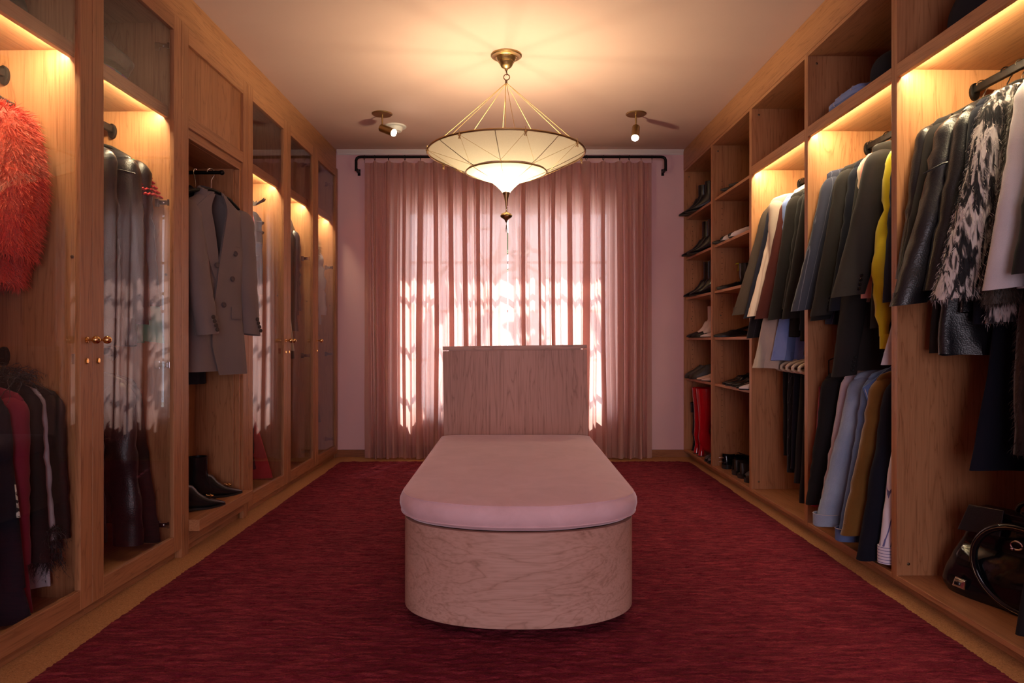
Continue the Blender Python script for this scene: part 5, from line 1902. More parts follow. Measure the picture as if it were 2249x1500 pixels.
for u, s in ((0.46, 0.30), (0.40, 0.43), (0.10, 0.565), (-0.16, 0.37)):
    on_front(u, s, 'button', 'button_grey')
panel_grid(lambda s: 0.38, lambda s: 0.80, 0.575, 0.635, 0.016, 'pocket_flap', 'wool_grey', bl, 6, 5, 0.003)
panel_grid(lambda s: -0.78, lambda s: -0.20, 0.565, 0.62, 0.008, 'pocket_flap', 'wool_grey', bl, 6, 5, 0.003)
panel_grid(lambda s: 0.36, lambda s: 0.68, 0.245, 0.262, 0.014, 'breast_pocket', 'wool_grey', bl, 6, 4, 0.003)
panel_grid(lambda s: -0.26, lambda s: 0.22, 0.06, 0.86, -0.085, 'lining', 'wool_navy', bl, 8, 12, 0.002)
MB().tube([(-0.10, 0.0, -0.30), (0.10, 0.0, -0.30)], 0.006, 8).build('inner_bar', 'black_plastic', bl) if False else None


# ------------------------------------------------------------------ shoes
def boot_mesh(Lf, h, heel, wid=1.0, n=20, toe='point'):
    k = Lf / 0.285
    st = [(0.285, 0.010, 0, 0.004, 0.004), (0.278, 0.011, 0, 0.010, 0.007), (0.262, 0.014, 0, 0.018, 0.011), (0.225, 0.022, 0, 0.033, 0.019), (0.18, 0.030, 5, 0.040, 0.028), (0.135, 0.042, 20, 0.037, 0.041), (0.095, 0.055, 38, 0.034, 0.060), (0.062, 0.068, 53, 0.034, 0.074), (0.048, 0.100, 75, 0.036, 0.058), (0.045, 0.130, 90, 0.038, 0.049), (0.045, h * 0.72, 90, 0.043, 0.050), (0.043, h, 90, 0.047, 0.053)]
    if toe == 'round':
        st[0] = (0.283, 0.014, 0, 0.012, 0.008)
        st[1] = (0.276, 0.018, 0, 0.026, 0.014)
        st[2] = (0.258, 0.024, 0, 0.037, 0.021)
        st[3] = (0.225, 0.029, 0, 0.043, 0.027)
    rings = []
    for cx_, cz_, a_, hw_, hh_ in st:
        a = R_(a_)
        lift = heel * max(0, min(1, (0.19 - cx_) / 0.13))
        ring = []
        for q in range(n):
            t = q * 2 * PI / n
            s_, c_ = math.sin(t), math.cos(t)
            z = cz_ + hh_ * s_ * math.cos(a)
            x = cx_ + hh_ * s_ * math.sin(a)
            z = max(z, 0.006)
            ring.append((x * k, hw_ * wid * c_, z + lift))
        rings.append(ring)
    top = rings[-1]
    rings.append([(0.043 * k + (x - 0.043 * k) * 0.9, y * 0.9, z - 0.001) for x, y, z in top])
    rings.append([(0.043 * k + (x - 0.043 * k) * 0.86, y * 0.86, z - 0.05) for x, y, z in top])
    return MB().loft(rings)


def sole_mesh(Lf, heel, wid=1.0, th=0.006, toe='point'):
    k = Lf / 0.285
    st = [(0.0, 0.012), (0.006, 0.024), (0.03, 0.031), (0.08, 0.030), (0.13, 0.033), (0.18, 0.040), (0.225, 0.034), (0.262, 0.019), (0.286, 0.005)]
    if toe == 'round':
        st[-3:] = [(0.225, 0.043), (0.262, 0.036), (0.288, 0.012)]
    rings = []
    for x, w_ in st:
        lift = heel * max(0, min(1, (0.19 - x) / 0.13))
        w2 = w_ * wid + 0.002
        rings.append([(x * k, -w2, lift), (x * k, w2, lift), (x * k, w2, lift + th + 0.003), (x * k, -w2, lift + th + 0.003)])
    return MB().loft(rings)


def heel_mesh(heel, wid=1.0, block=True, taper=0.8):
    rings = []
    for z, f in ((0.0, taper), (heel * 0.4, taper * 0.98), (heel + 0.004, 1.0)):
        rings.append([(0.035 - 0.032 * f + 0.0, -0.026 * f * wid, z), (0.035 + 0.022 * f, -0.028 * f * wid, z), (0.035 + 0.022 * f, 0.028 * f * wid, z), (0.035 - 0.032 * f, 0.026 * f * wid, z), (0.035 - 0.040 * f, 0.0, z)])
    return MB().loft(rings)


def boot(name, label, mat, loc, rz, Lf=0.27, h=0.18, heel=0.03, group=None, wid=1.0, toe='point', taper=0.85, sole='rubber_black', cat='boot'):
    r = empty(name, loc, rz)
    tag(r, label, cat, group)
    boot_mesh(Lf, h, heel, wid, toe=toe).build('upper', mat, r)
    sole_mesh(Lf, heel, wid, toe=toe).build('sole', sole, r)
    if heel > 0.012:
        heel_mesh(heel, wid, taper=taper).build('heel', sole, r)
    return r


def shoe(name, label, mat, loc, rz, Lf=0.27, heel=0.015, hgt=0.055, group=None, wid=1.0, toe='point', open_to=0.55, inner='leather_shoe', sole='rubber_black', th=0.006, back=True, cat='shoe', vamp=1.0, taper=0.9):
    r = empty(name, loc, rz)
    tag(r, label, cat, group)
    if toe == 'point':
        wt = [(0, 0.014), (0.02, 0.026), (0.10, 0.032), (0.3, 0.031), (0.5, 0.035), (0.68, 0.041), (0.82, 0.035), (0.93, 0.019), (1.0, 0.004)]
    else:
        wt = [(0, 0.014), (0.02, 0.027), (0.10, 0.034), (0.3, 0.033), (0.5, 0.038), (0.7, 0.046), (0.85, 0.044), (0.95, 0.033), (1.0, 0.012)]
    ht = [(0, hgt * (1.0 if back else 0.25)), (0.25, hgt * (0.85 if back else 0.3)), (0.45, hgt * 0.9), (open_to, hgt * 1.05 * vamp), (0.72, hgt * 0.72 * vamp), (0.9, hgt * 0.45), (1.0, hgt * 0.22)]
    xs_ = [0, 0.01, 0.03, 0.07, 0.13, 0.2, 0.28, 0.36, 0.44, open_to - 0.02, open_to, 0.62, 0.68, 0.75, 0.82, 0.88, 0.93, 0.97, 1.0]
    xs_ = sorted(set(xs_))
    n = 17
    b = MB()
    for x in xs_:
        w_ = interp(wt, x) * wid
        h_ = interp(ht, x)
        lift = heel * max(0, min(1, (0.66 - x) / 0.45)) + th
        opn = x < open_to
        for j in range(n):
            t = j / (n - 1) * PI
            c_, s_ = math.cos(t), math.sin(t)
            y = w_ * math.copysign(abs(c_) ** 0.7, c_)
            z = h_ * (abs(s_) ** 0.8)
            if opn and j in (5, 11):
                z = h_
                y = w_ * 0.80 * (1 if j == 5 else -1)
            if opn and 5 < j < 11:
                y = w_ * 0.8 * (1 - (j - 5) / 3)
                z = 0.006
            b.v.append((x * Lf, y, z + lift))
    m_ = len(xs_)
    for i in range(m_ - 1):
        for j in range(n - 1):
            if xs_[i] < open_to and xs_[i + 1] <= open_to and 5 <= j < 11 and xs_[i] > 0.0:
                continue
            a = i * n + j
            b.f.append((a, a + 1, a + n + 1, a + n))
    b.build('upper', mat, r)
    ib = MB()
    rr = []
    for x in [q for q in xs_ if 0.01 <= q <= open_to + 0.08]:
        w_ = interp(wt, x) * wid * 0.84
        lift = heel * max(0, min(1, (0.66 - x) / 0.45)) + th
        rr.append([(x * Lf, -w_, lift + 0.005), (x * Lf, w_, lift + 0.005), (x * Lf, w_, lift + 0.009), (x * Lf, -w_, lift + 0.009)])
    ib.loft(rr).build('insole', inner, r)
    rr = []
    for x in xs_:
        w_ = interp(wt, x) * wid + 0.002
        lift = heel * max(0, min(1, (0.66 - x) / 0.45))
        rr.append([(x * Lf, -w_, lift), (x * Lf, w_, lift), (x * Lf, w_, lift + th + 0.001), (x * Lf, -w_, lift + th + 0.001)])
    MB().loft(rr).build('sole', sole, r)
    if heel > 0.010:
        heel_mesh(heel, wid, taper=taper).build('heel', sole, r)
    return r


def gold_bit(parent, x, z):
    b = MB()
    b.tube([(x, -0.020, z), (x + 0.002, 0, z + 0.006), (x, 0.020, z)], 0.0035, 8)
    for yy in (-0.013, 0.0, 0.013):
        b.ball((x + 0.010, yy, z + 0.001), 0.0055, 8)
        b.ball((x - 0.008, yy, z + 0.004), 0.004, 8)
    b.build('gold_hardware', 'gold', parent)


NF = 0.156
b1 = boot('ankle_boot', 'black leather ankle boot with gold hardware standing further right in the niche', 'leather_shoe', (-1.655, 3.505, NF), R_(48), Lf=0.285, h=0.215, heel=0.012)
gold_bit(b1, 0.205, 0.056)
b2 = boot('ankle_boot', 'black leather ankle boot with gold hardware nearer the camera in the niche', 'leather_shoe', (-1.63, 3.235, NF), R_(50), Lf=0.285, h=0.215, heel=0.012)
gold_bit(b2, 0.205, 0.056)
for bb_ in (b1, b2):
    MB().tube([(0.075, -0.0425, 0.21), (0.078, -0.040, 0.15), (0.085, -0.037, 0.10), (0.10, -0.036, 0.055)], 0.0018, 6).build('side_zip', 'leather_shoe', bb_)


def onR(v, u, z):
    return RW(v, u, z)


SZ = {1: 2.024, 2: 1.683, 3: 1.348, 4: 1.010, 5: 0.674, 0: 0.07}
TOE = PI + AR      # toes towards the room
# --- first shoe column (u 5.012 .. 5.79); shoes stand slightly turned, toes over the shelf edge
def toe_loc(vt, ut, Lf, rot, z):
    return onR(vt + Lf * math.cos(rot), ut - Lf * math.sin(rot), z)


def pair1(name, mat, shelf, vt, us, labs, Lf, h, heel, rot=0.45):
    return [boot(name, lab, mat, toe_loc(vt + 0.012 * q, u, Lf, rot, SZ[shelf]), TOE - rot, Lf, h, heel) for q, (u, lab) in enumerate(zip(us, labs))]


pair1('ankle_boot', 'leather_shoe', 1, -0.062, (5.70, 5.56), ('matte black ankle boot farther from the camera on the top shoe shelf', 'matte black ankle boot nearer the camera on the top shoe shelf'), 0.235, 0.215, 0.02)
pair1('patent_boot', 'patent_black', 2, -0.050, (5.66, 5.54), ('crinkled patent boot farther away on the second shelf, far shoe column', 'crinkled patent boot nearer on the second shelf, far shoe column'), 0.245, 0.25, 0.02)
pair1('patent_boot', 'patent_black', 3, -0.035, (5.66, 5.53), ('glossy black ankle boot farther away on the third shelf, far shoe column', 'glossy black ankle boot nearer on the third shelf, far shoe column'), 0.24, 0.26, 0.02)
for k, (u, lab) in enumerate(((5.64, 'black loafer with tall white sock shaft, farther one on the fourth shelf'), (5.50, 'black loafer with tall white sock shaft, nearer one on the fourth shelf'))):
    rot = 0.35
    r = boot('sock_shoe', lab, 'leather_white', toe_loc(-0.012, u, 0.24, rot, SZ[4]), TOE - rot, 0.228, 0.235, 0.02, cat='shoe')
    s_ = shoe('overshoe', 'x', 'leather_shoe', (0, 0, 0), 0, 0.248, 0.0, 0.055, open_to=0.52)
    ch = [c for c in s_.children if c.name.startswith('upper')][0]
    for c in list(s_.children):
        if c != ch:
            bpy.data.objects.remove(c)
    ch.parent = r
    ch.name = 'black_vamp'
    ch['label'] = 'black leather lower part'
    ch.location = (-0.004, 0, 0)
    ch.scale = (1, 1.15, 1)
    bpy.data.objects.remove(s_)
shoe('white_flat', 'white pointed flat beside the sock loafers on the fourth shelf', 'leather_white', toe_loc(0.0, 5.30, 0.24, 0.2, SZ[4]), TOE - 0.2, 0.24, 0.008, 0.04)
for k, (u, lab) in enumerate(((5.70, 'brown black leather slipper farthest on the fifth shelf, far shoe column'), (5.56, 'brown black leather slipper in the middle of the fifth shelf, far column'))):
    shoe('slipper_shoe', lab, 'leather_brown_black', toe_loc(-0.015, u, 0.25, 0.35, SZ[5]), TOE - 0.35, 0.25, 0.03, 0.095, toe='round', wid=0.95, open_to=0.5)
for k, (u, lab) in enumerate(((5.40, 'beige metallic flat farther away on the fifth shelf, far column'), (5.27, 'beige metallic flat nearer on the fifth shelf, far column'))):
    shoe('ballet_flat', lab, 'beige_metallic', toe_loc(0.0, u, 0.23, 0.25, SZ[5]), TOE - 0.25, 0.23, 0.008, 0.042, toe='round', wid=0.85, inner='leather_tan')


# tall red boots and black heeled boots on the bottom board; heels towards the room
def tall_boot(name, label, mat, loc, rz, h=0.50, heel=0.11, shaft_lean=0.0, topw=0.062):
    r = empty(name, loc, rz)
    tag(r, label, 'boot')
    rings = []
    n = 20
    st = [(-0.215, 0.012, 0, 0.006, 0.006), (-0.195, 0.016, 0, 0.020, 0.013), (-0.155, 0.024, 0, 0.036, 0.022), (-0.115, 0.040, -18, 0.037, 0.034), (-0.075, 0.075, -38, 0.033, 0.052), (-0.045, 0.115, -52, 0.032, 0.062), (-0.030, 0.165, -74, 0.033, 0.050), (-0.030, 0.20, -90, 0.034, 0.042), (-0.040, 0.26, -90, 0.040, 0.050), (-0.050, 0.34, -90, 0.052, 0.064), (-0.052, h * 0.9, -90, topw * 0.95, 0.078), (-0.052, h, -90, topw, 0.085)]
    for cx_, cz_, a_, hw_, hh_ in st:
        a = R_(a_)
        ring = []
        for q in range(n):
            t = q * 2 * PI / n
            s_, c_ = math.sin(t), math.cos(t)
            z = max(cz_ + hh_ * s_ * math.cos(a), 0.012)
            w_ = 0.004 * mnoise.noise((cz_ * 40, s_ * 2, c_ * 2)) if 0.1 < cz_ < 0.3 else 0
            ring.append((cx_ + hh_ * s_ * math.sin(a) + w_, (hw_ + w_) * c_ + shaft_lean * max(0, z - 0.2), z))
        rings.append(ring)
    top = rings[-1]
    mx_ = -0.052
    rings.append([(mx_ + (x - mx_) * 0.95, y * 0.95, z - 0.001) for x, y, z in top])
    rings.append([(mx_ + (x - mx_) * 0.93, y * 0.93, z - 0.08) for x, y, z in top])
    MB().loft(rings).build('upper', mat, r)
    hr = []
    for z, f, dx in ((0.0, 1.1, 0.006), (0.006, 1.05, 0.005), (heel * 0.5, 0.82, -0.002), (heel * 0.8, 0.95, -0.006), (heel + 0.02, 1.25, -0.012)):
        hr.append([(dx - 0.010 + 0.024 * f * math.cos(a), 0.022 * f * math.sin(a), z) for a in [q * 2 * PI / 16 for q in range(16)]])
    MB().loft(hr).build('heel', mat, r)
    MB().loft([[(dx - 0.010 + 0.027 * math.cos(a), 0.025 * math.sin(a), z) for a in [q * 2 * PI / 16 for q in range(16)]] for z, dx in ((0.0, 0.006), (0.006, 0.006))]).build('heel_tip', 'rubber_black', r)
    rr = []
    for x, w_, z in ((0.0, 0.02, 0.10), (-0.05, 0.024, 0.075), (-0.10, 0.032, 0.022), (-0.15, 0.037, 0.004), (-0.195, 0.022, 0.002), (-0.218, 0.006, 0.003)):
        rr.append([(x, -w_, z), (x, w_, z), (x, w_, z + 0.010), (x, -w_, z + 0.010)])
    MB().loft(rr).build('sole', 'rubber_black', r)
    return r


HEEL = PI + AR     # local +x (heel side) towards the room
tall_boot('heeled_boot', 'black patent heeled boot left of the red boots', 'patent_black', onR(0.06, 5.69, 0.07), HEEL, 0.40, 0.13)
tall_boot('red_boot', 'tall glossy red heeled boot, the one farther from the camera', 'patent_red', onR(0.036, 5.55, 0.07), HEEL, 0.535, 0.13, 0.0, 0.068)
tall_boot('red_boot', 'tall glossy red heeled boot, the one nearer the camera', 'patent_red', onR(0.036, 5.42, 0.07), HEEL - 0.1, 0.535, 0.13, -0.05, 0.070)
r = boot('buckled_boot', 'chunky black boot with brass buckle right of the red boots', 'leather_shoe', onR(0.24, 5.235, 0.075), TOE + 0.35, 0.26, 0.33, 0.035, toe='round', wid=1.05)
b = MB().tube([(0.10, 0.044, 0.10), (0.12, 0.046, 0.16)], 0.004, 6).tube([(0.115, 0.043, 0.095), (0.135, 0.045, 0.155)], 0.003, 6).tube([(0.09, 0.046, 0.11), (0.125, 0.044, 0.10)], 0.003, 6)
b.build('buckle', 'brass', r)
boot('buckled_boot', 'chunky black boot nearest the divider beside the red boots', 'leather_shoe', onR(0.25, 5.10, 0.075), TOE + 0.1, 0.26, 0.35, 0.035, toe='round', wid=1.05)

# --- second shoe column (u 4.227 .. 5.012)
shoe('pointed_slipper', 'flat dark pointed slipper alone on the top shelf, second shoe column', 'leather_brown_black', onR(0.27, 4.74, SZ[1]), TOE, 0.29, 0.006, 0.034, cat='shoe')
shoe('pointed_slipper', 'dark pointed slipper behind the first one on the top shelf, second column', 'leather_brown_black', onR(0.27, 4.60, SZ[1]), TOE, 0.28, 0.006, 0.036)
shoe('black_flat', 'black pointed flat leftmost on the second shelf, second shoe column', 'patent_black', onR(0.27, 4.93, SZ[2]), TOE, 0.29, 0.008, 0.042)
for u, lab in ((4.77, 'black and white spectator shoe farther away on the second shelf'), (4.60, 'black and white spectator shoe nearer on the second shelf')):
    r = shoe('spectator_shoe', lab, 'leather_white', onR(0.285, u, SZ[2]), TOE - 0.15, 0.285, 0.02, 0.075, open_to=0.42, toe='round', wid=0.92, inner='leather_shoe')
    b = MB()
    rings = []
    for x, w_, hh_ in ((0.0, 0.026, 0.072), (0.02, 0.033, 0.068), (0.06, 0.034, 0.060), (0.09, 0.033, 0.05)):
        rings.append([(x, w_ * 1.03 * math.cos(t), 0.022 + hh_ * 0.75 * max(0, math.sin(t)) ** 0.8) for t in [q / 10 * PI for q in (0, 1, 2, 3)]])
    b.loft(rings, False, False, closed=False)
    rings = [[(x, -y, z) for x, y, z in rg] for rg in rings]
    b.loft(rings, False, False, closed=False)
    rings = []
    for x, w_, hh_ in ((0.235, 0.040, 0.036), (0.26, 0.034, 0.030), (0.28, 0.02, 0.022), (0.288, 0.006, 0.014)):
        rings.append([(x, w_ * math.cos(t), 0.010 + hh_ * math.sin(t)) for t in [q / 10 * PI for q in range(11)]])
    b.loft(rings, False, False, closed=False)
    b.build('black_cap', 'leather_shoe', r)
    b = MB()
    for q in range(4):
        b.tube([(0.125 + 0.018 * q, -0.016, 0.084 - 0.004 * q), (0.128 + 0.018 * q, 0, 0.090 - 0.005 * q), (0.125 + 0.018 * q, 0.016, 0.084 - 0.004 * q)], 0.0022, 6)
    b.build('lace', 'wool_black', r)
r = shoe('black_mule', 'black pointed mule at the front of the third shelf, second shoe column', 'leather_shoe', onR(0.30, 4.86, SZ[3]), TOE, 0.31, 0.006, 0.048, back=False)
r = boot('chelsea_boot', 'black leather chelsea boot with yellow pull loop, second shoe column', 'leather_shoe', onR(0.145, 4.83, SZ[3]), TOE + 2.6, 0.25, 0.16, 0.02, toe='round')
b = MB().tube([(0.01, 0.0, 0.165), (-0.012, 0.0, 0.185), (-0.03, 0.0, 0.180)], 0.004, 6).tube([(0.006, 0.0, 0.150), (-0.016, 0.0, 0.13), (-0.008, 0.0, 0.175)], 0.003, 6)
b.build('pull_loop', 'silk_yellow', r)
for u, v, lab in ((4.92, 0.31, 'black slingback farthest on the fourth shelf, second shoe column'), (4.80, 0.25, 'black slingback with tan insole on the fourth shelf, second column')):
    r = shoe('slingback', lab, 'leather_shoe', onR(v, u, SZ[4]), TOE, 0.30, 0.025, 0.040, back=False, inner='leather_tan', open_to=0.6)
    MB().tube([(0.15, 0.030, 0.045), (0.03, 0.028, 0.085), (0.002, 0, 0.09), (0.03, -0.028, 0.085), (0.15, -0.030, 0.045)], 0.003, 6).build('heel_strap', 'leather_shoe', r)
for u, v, lab in ((4.80, 0.29, 'black mary jane shoe farthest on the fifth shelf, second column'), (4.68, 0.27, 'black mary jane with white insole and buckle strap, middle of the fifth shelf'), (4.55, 0.27, 'black mary jane nearest the divider on the fifth shelf')):
    r = shoe('mary_jane', lab, 'leather_shoe', onR(v, u, SZ[5]), TOE - 0.1, 0.27, 0.035, 0.052, inner='leather_white', toe='round', open_to=0.62, wid=0.95)
    MB().loft([[(0.095 + dx, 0.036 * math.cos(t), 0.028 + 0.058 * math.sin(t)) for t in [q / 12 * PI for q in range(13)]] for dx in (-0.008, 0.008)] , False, False, closed=False).build('strap', 'leather_shoe', r)
    MB().box(0.086, 0.104, 0.026, 0.034, 0.050, 0.068).build('buckle', 'chrome', r, False, 0.002)
r = shoe('studded_flat', 'black pointed flat with crystal studs on the fifth shelf', 'leather_shoe', onR(0.235, 4.44, SZ[5]), TOE, 0.25, 0.008, 0.036)
b = MB()
for q in range(9):
    b.ball((0.17 + 0.010 * (q % 3), 0.012 * (q // 3 - 1), 0.036 - 0.003 * (q % 3)), 0.003, 6)
b.build('crystal_studs', 'chrome', r)
shoe('white_flat', 'white pointed flat beside the crystal studded shoe, second shoe column', 'leather_white', onR(0.215, 4.33, SZ[5]), TOE, 0.25, 0.008, 0.042)


def oxford(name, label, mat, u, v, rz, spikes=False, welt=None, hgt=0.075, platform=0.030):
    r = shoe(name, label, mat, onR(v, u, 0.07), rz, 0.285, 0.0, hgt, toe='round', open_to=0.40, th=platform, wid=1.0)
    b = MB()
    for q in range(4):
        b.tube([(0.125 + 0.020 * q, -0.020, platform + hgt * 0.98 - 0.006 * q), (0.13 + 0.020 * q, 0, platform + hgt * 1.06 - 0.007 * q), (0.125 + 0.020 * q, 0.020, platform + hgt * 0.98 - 0.006 * q)], 0.0028, 6)
    b.build('lace', 'wool_black', r)
    heel_mesh(platform * 0.9, 1.15, taper=1.0).build('heel', 'rubber_black', r)
    if spikes:
        for q in range(5):
            a = R_(-60 + 30 * q)
            for zz_ in (0.045, 0.075):
                b = MB()
                d = Vector((-math.cos(a), math.sin(a) * 0.8, 0.05))
                p = Vector((0.022, 0, zz_)) + d * 0.022
                b.tube([p, p + d * 0.012, p + d * 0.036], [0.005, 0.0042, 0.0004], 8)
                b.build('heel_spike', 'chrome', r)
    if welt:
        pts = []
        for x, w_ in ((0.27, 0.034), (0.24, 0.043), (0.2, 0.047), (0.15, 0.041), (0.09, 0.035), (0.03, 0.034), (0.005, 0.02), (0.005, -0.02), (0.03, -0.034), (0.09, -0.035), (0.15, -0.041), (0.2, -0.047), (0.24, -0.043), (0.27, -0.034)):
            pts.append((x, w_, platform + 0.003))
        MB().tube(pts, 0.0018, 5).build('welt_stitch', welt, r)
    return r


oxford('spiked_derby', 'glossy black lace shoe with steel heel spikes, farthest on the bottom board', 'patent_black', 4.885, 0.045, 0.25, True)
oxford('spiked_derby', 'glossy black lace shoe behind the spiked one on the bottom board', 'patent_black', 4.765, 0.075, 0.2)
oxford('derby_shoe', 'brown black lace shoe with yellow welt stitching, farther one', 'leather_brown_black', 4.655, 0.04, 0.2, welt='gold')
oxford('derby_shoe', 'brown black lace shoe with yellow welt stitching, nearer one', 'leather_brown_black', 4.545, 0.04, 0.2, welt='gold')
oxford('derby_shoe', 'rounded dark brown shoe with toe towards the room, farther one', 'leather_brown_black', 4.44, 0.315, TOE + 0.1, hgt=0.085)
oxford('derby_shoe', 'rounded dark brown shoe with toe towards the room, nearest the divider', 'leather_brown_black', 4.325, 0.315, TOE + 0.1, hgt=0.085)

# black soft bag at the bottom of the burgundy jacket bay
bg_ = empty('black_tote', RW(0.24, 3.60, 0.07), AR)
tag(bg_, 'slumped black fabric tote on the wardrobe floor below the black trousers', 'bag')
rings = []
for z, a_, b_, dx in ((0.0, 0.15, 0.09, 0), (0.008, 0.165, 0.10, 0), (0.06, 0.168, 0.105, 0.0), (0.14, 0.15, 0.09, 0.005), (0.21, 0.12, 0.06, 0.012), (0.26, 0.085, 0.03, 0.02), (0.28, 0.05, 0.012, 0.025)):
    rings.append([(dx + sell(t, a_, b_, 2.6)[0] + 0.008 * mnoise.noise((t * 2, z * 14, 1)), sell(t, a_, b_, 2.6)[1] + 0.008 * mnoise.noise((t * 2, z * 14, 7)), z) for t in [q * 2 * PI / 28 for q in range(28)]])
MB().loft(rings).build('bag_body', 'wool_black', bg_)
MB().tube([(-0.05, -0.02, 0.24), (-0.09, -0.03, 0.30), (0.0, -0.03, 0.34), (0.09, -0.03, 0.30), (0.08, -0.02, 0.24)], 0.006, 8).build('strap', 'wool_black', bg_)

# ------------------------------------------------------------------ glossy handbag on the near bay floor
hbg = empty('handbag', RW(0.239, 2.347, 0.07), AR + R_(-66))
tag(hbg, 'large glossy black leather handbag with braided handles on the near wardrobe floor', 'handbag')
rings = []
for k in range(25):
    q = k / 24
    z = 0.0 + 0.31 * q
    xl = interp([(0, -0.225), (0.10, -0.245), (0.22, -0.235), (0.5, -0.19), (0.8, -0.145), (1, -0.125)], q)
    xr = interp([(0, 0.24), (0.15, 0.25), (0.5, 0.235), (0.8, 0.215), (1, 0.20)], q)
    hy = interp([(0, 0.085), (0.08, 0.10), (0.3, 0.098), (0.6, 0.07), (0.85, 0.045), (1, 0.035)], q)
    cxm, rx = (xl + xr) / 2, (xr - xl) / 2
    ring = []
    for t in [j * 2 * PI / 40 for j in range(40)]:
        x, y = sell(t, rx, hy, 2.8)
        d1_ = mnoise.noise((x * 9 + 2, y * 6, z * 11))
        y += (0.030 * d1_ + 0.010 * mnoise.noise((x * 24, q * 7, 5.0))) * (1 if y > 0 else -1) * math.sin(q * PI)
        x += 0.010 * mnoise.noise((x * 7, y * 9 + 4, z * 12)) * math.sin(q * PI)
        ring.append((cxm + x, y, z))
    rings.append(ring)
MB().loft(rings).build('bag_body', 'patent_black', hbg)
# top frame, flap tab and shoulder chain
MB().loft([[(-0.12, -0.040, 0.300), (0.20, -0.040, 0.300), (0.20, 0.040, 0.300), (-0.12, 0.040, 0.300)], [(-0.125, -0.043, 0.318), (0.205, -0.043, 0.318), (0.205, 0.043, 0.318), (-0.125, 0.043, 0.318)]]).build('top_band', 'leather_black', hbg, False, 0.003)
b = MB()
b.loft([[(-0.13, -0.048, 0.325), (-0.01, -0.05, 0.33), (-0.01, -0.072, 0.245), (-0.155, -0.072, 0.235)], [(-0.13, -0.054, 0.327), (-0.01, -0.056, 0.332), (-0.01, -0.079, 0.243), (-0.155, -0.079, 0.233)]])
b.build('corner_flap', 'leather_soft', hbg, False, 0.003)


def braided(pts, r, name, parent):
    P_ = [Vector(p) for p in pts]
    o_ = MB().tube(P_, r, 10).build(name, 'patent_black', parent)
    s_ = MB()
    for i in range(len(P_) - 1):
        for f in (0.15, 0.5, 0.85):
            c_ = P_[i].lerp(P_[i + 1], f)
            dv = (P_[i + 1] - P_[i]).normalized()
            s_.tube([c_ + Vector((0, -r * 1.02, 0)) - dv * 0.004, c_ + Vector((0, -r * 1.05, 0)) + dv * 0.004], 0.0012, 4)
    s_.build('edge_stitching', 'dark_bronze', o_)
    return o_


hp = [(0.075 + 0.155 * math.cos(a), -0.112 - 0.018 * math.sin(a + 0.3), 0.155 + 0.145 * math.sin(a)) for a in [R_(75) + q / 26 * R_(235) for q in range(27)]]
braided(hp, 0.0125, 'handle', hbg)
hp2 = [(0.09 + 0.10 * math.cos(a), 0.02, 0.32 + 0.055 * math.sin(a)) for a in [q / 14 * PI for q in range(15)]]
braided(hp2, 0.008, 'handle', hbg)
b = MB()
for q in range(9):
    c_ = (0.03 + 0.018 * q, -0.015, 0.326 + (0.003 if q % 2 else 0))
    b.tube([(c_[0] + 0.010 * math.cos(a), c_[1] + (0.006 * math.sin(a) if q % 2 else 0), c_[2] + (0.0 if q % 2 else 0.006 * math.sin(a))) for a in [j * 2 * PI / 10 for j in range(10)]], 0.0022, 5, closed=True)
b.build('chain', 'dark_bronze', hbg)
b = MB()
b.loft([[(-0.215, -0.105, 0.030), (-0.165, -0.114, 0.030), (-0.160, -0.112, 0.066), (-0.205, -0.103, 0.066)], [(-0.212, -0.112, 0.033), (-0.168, -0.120, 0.033), (-0.163, -0.118, 0.063), (-0.203, -0.110, 0.063)], [(-0.204, -0.116, 0.040), (-0.176, -0.122, 0.040), (-0.172, -0.120, 0.056), (-0.197, -0.114, 0.056)]])
b.build('corner_stud_plate', 'chrome', hbg, False, 0.001).location = (0.05, 0.016, 0)
MB().box(-0.198, -0.182, -0.1255, -0.118, 0.042, 0.054).build('dark_stone', 'patent_black', hbg, False, 0.003).location = (0.05, 0.016, 0)
b = MB().tube([(0.13, -0.104, 0.205), (0.19, -0.102, 0.20)], 0.004, 8).tube([(0.13, -0.106, 0.197), (0.19, -0.104, 0.192)], 0.0025, 6)
b.build('zip', 'dark_bronze', hbg)
MB().tube([(0.055 + 0.018 * math.cos(a), -0.104, 0.235 + 0.014 * math.sin(a)) for a in [q * 2 * PI / 16 for q in range(16)]], 0.003, 6, closed=True).ball((0.045, -0.108, 0.222), 0.006, 8).build('buckle', 'chrome', hbg)


# ------------------------------------------------------------------ folded things on the upper shelves
def soft_lump(name, label, cat, mat, side, v, u, z, rx, ry, h, seed, top=0.55, amp=0.02, rz=0.0, flat=2.6, parts=None):
    r = empty(name)
    put(r, side, v, u, z, rz)
    tag(r, label, cat)
    rings = []
    for k in range(16):
        q = k / 15
        f = (1 - q ** flat) ** (1 / flat) if q < 1 else 0.0
        f = max(f, 0.02) * (1 - 0.06 * (1 - q) ** 6)
        rg = []
        for t in [j * 2 * PI / 36 for j in range(36)]:
            x, y = sell(t, rx * f, ry * f, 2.5)
            nz = mnoise.noise((x * 8 + seed, y * 8, q * 2.5 + seed))
            rg.append((x * (1 + amp * 4 * nz), y * (1 + amp * 4 * nz), max(0, h * q + amp * nz * h * 6 * (q if q < 0.9 else 1) * (1 if k else 0))))
        rings.append(rg)
    MB().loft(rings).build('folded_cloth', mat, r)
    return r


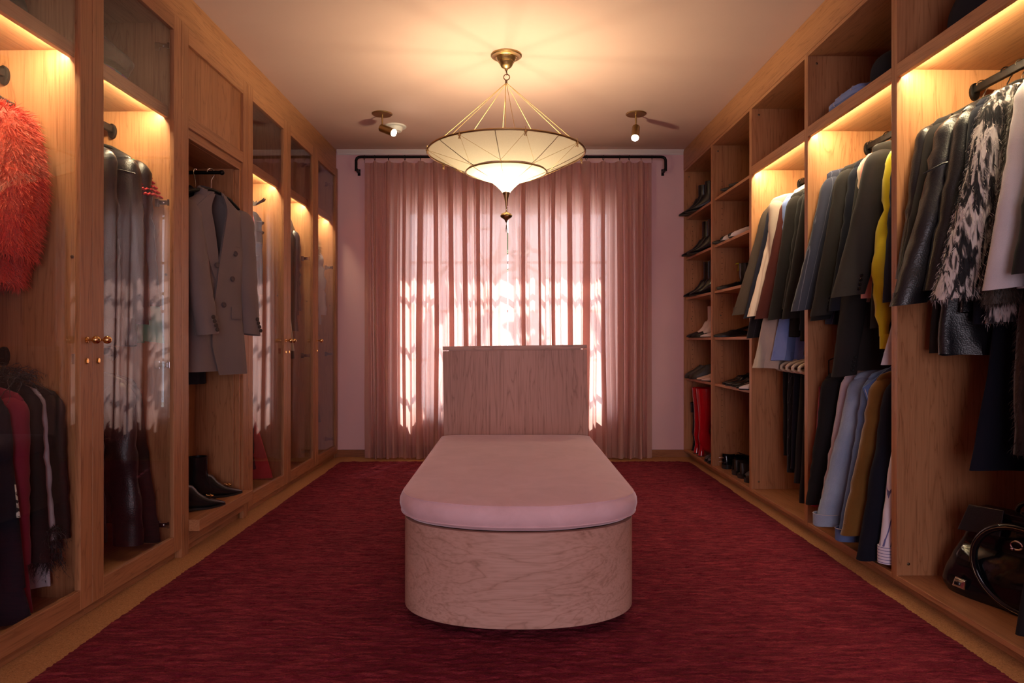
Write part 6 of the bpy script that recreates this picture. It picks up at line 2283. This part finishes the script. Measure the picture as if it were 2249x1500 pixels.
US = FASC1 - 0.001
soft_lump('folded_throw', 'big dark navy folded garment on the top shelf above the leather coats', 'clothing', 'wool_midnight', 'R', 0.30, 2.27, US, 0.27, 0.30, 0.26, 1.7, amp=0.012)
soft_lump('folded_sweater', 'dark navy folded garment on the top shelf beside the blue pyjamas', 'clothing', 'wool_midnight', 'R', 0.27, 2.855, US, 0.25, 0.155, 0.17, 4.2, amp=0.012)
# blue pyjamas with white piping, folded in layers
py = empty('folded_pyjamas')
put(py, 'R', 0.20, 3.17, US)
tag(py, 'light blue folded pyjamas with white piping on the top shelf', 'pyjamas')
for k, (z0, z1, rx, ry) in enumerate(((0.0, 0.028, 0.165, 0.165), (0.026, 0.058, 0.17, 0.16), (0.055, 0.082, 0.15, 0.13))):
    rings = []
    for q, f in ((0, 0.95), (0.25, 1.0), (0.75, 1.0), (1.0, 0.94)):
        rings.append([(sell(t, rx * f, ry * f, 5)[0], sell(t, rx * f, ry * f, 5)[1], z0 + (z1 - z0) * q + 0.004 * mnoise.noise((t * 3, k, q))) for t in [j * 2 * PI / 40 for j in range(40)]])
    o = MB().loft(rings).build('fold_layer', 'cotton_blue', py)
    for y_ in ((-0.07, 0.03) if k == 2 else (0.05,) if k == 1 else ()):
        MB().tube([(-rx * 0.985, y_, z0 + 0.004), (-rx * 1.005, y_, (z0 + z1) / 2), (-rx * 0.94, y_ + 0.004, z1 + 0.001), (0.0, y_ + 0.012, z1 + 0.003), (rx * 0.9, y_ + 0.01, z1)], 0.003, 6).build('white_piping', 'cotton_white', o)
# left wardrobes
soft_lump('felt_hat', 'black felt hat on the top shelf behind the nearest glass door', 'hat', 'wool_black', 'L', 0.25, 2.19, 2.034, 0.16, 0.15, 0.17, 2.2, amp=0.006)
pf = soft_lump('printed_fabric', 'purple and teal printed folded garment under the black satin one', 'clothing', 'print_purple', 'L', 0.30, 2.765, 2.034, 0.22, 0.20, 0.055, 5.4, amp=0.012, flat=4)
soft_lump('satin_jacket', 'black puffy satin garment folded on top of the purple printed one', 'clothing', 'satin_black', 'L', 0.30, 2.745, 2.087, 0.24, 0.205, 0.115, 6.8, amp=0.03, flat=3)
soft_lump('black_beret', 'small black folded garment on the top shelf behind the fourth glass door', 'clothing', 'wool_black', 'L', 0.20, 4.72, 2.034, 0.14, 0.16, 0.085, 7.7, amp=0.01)
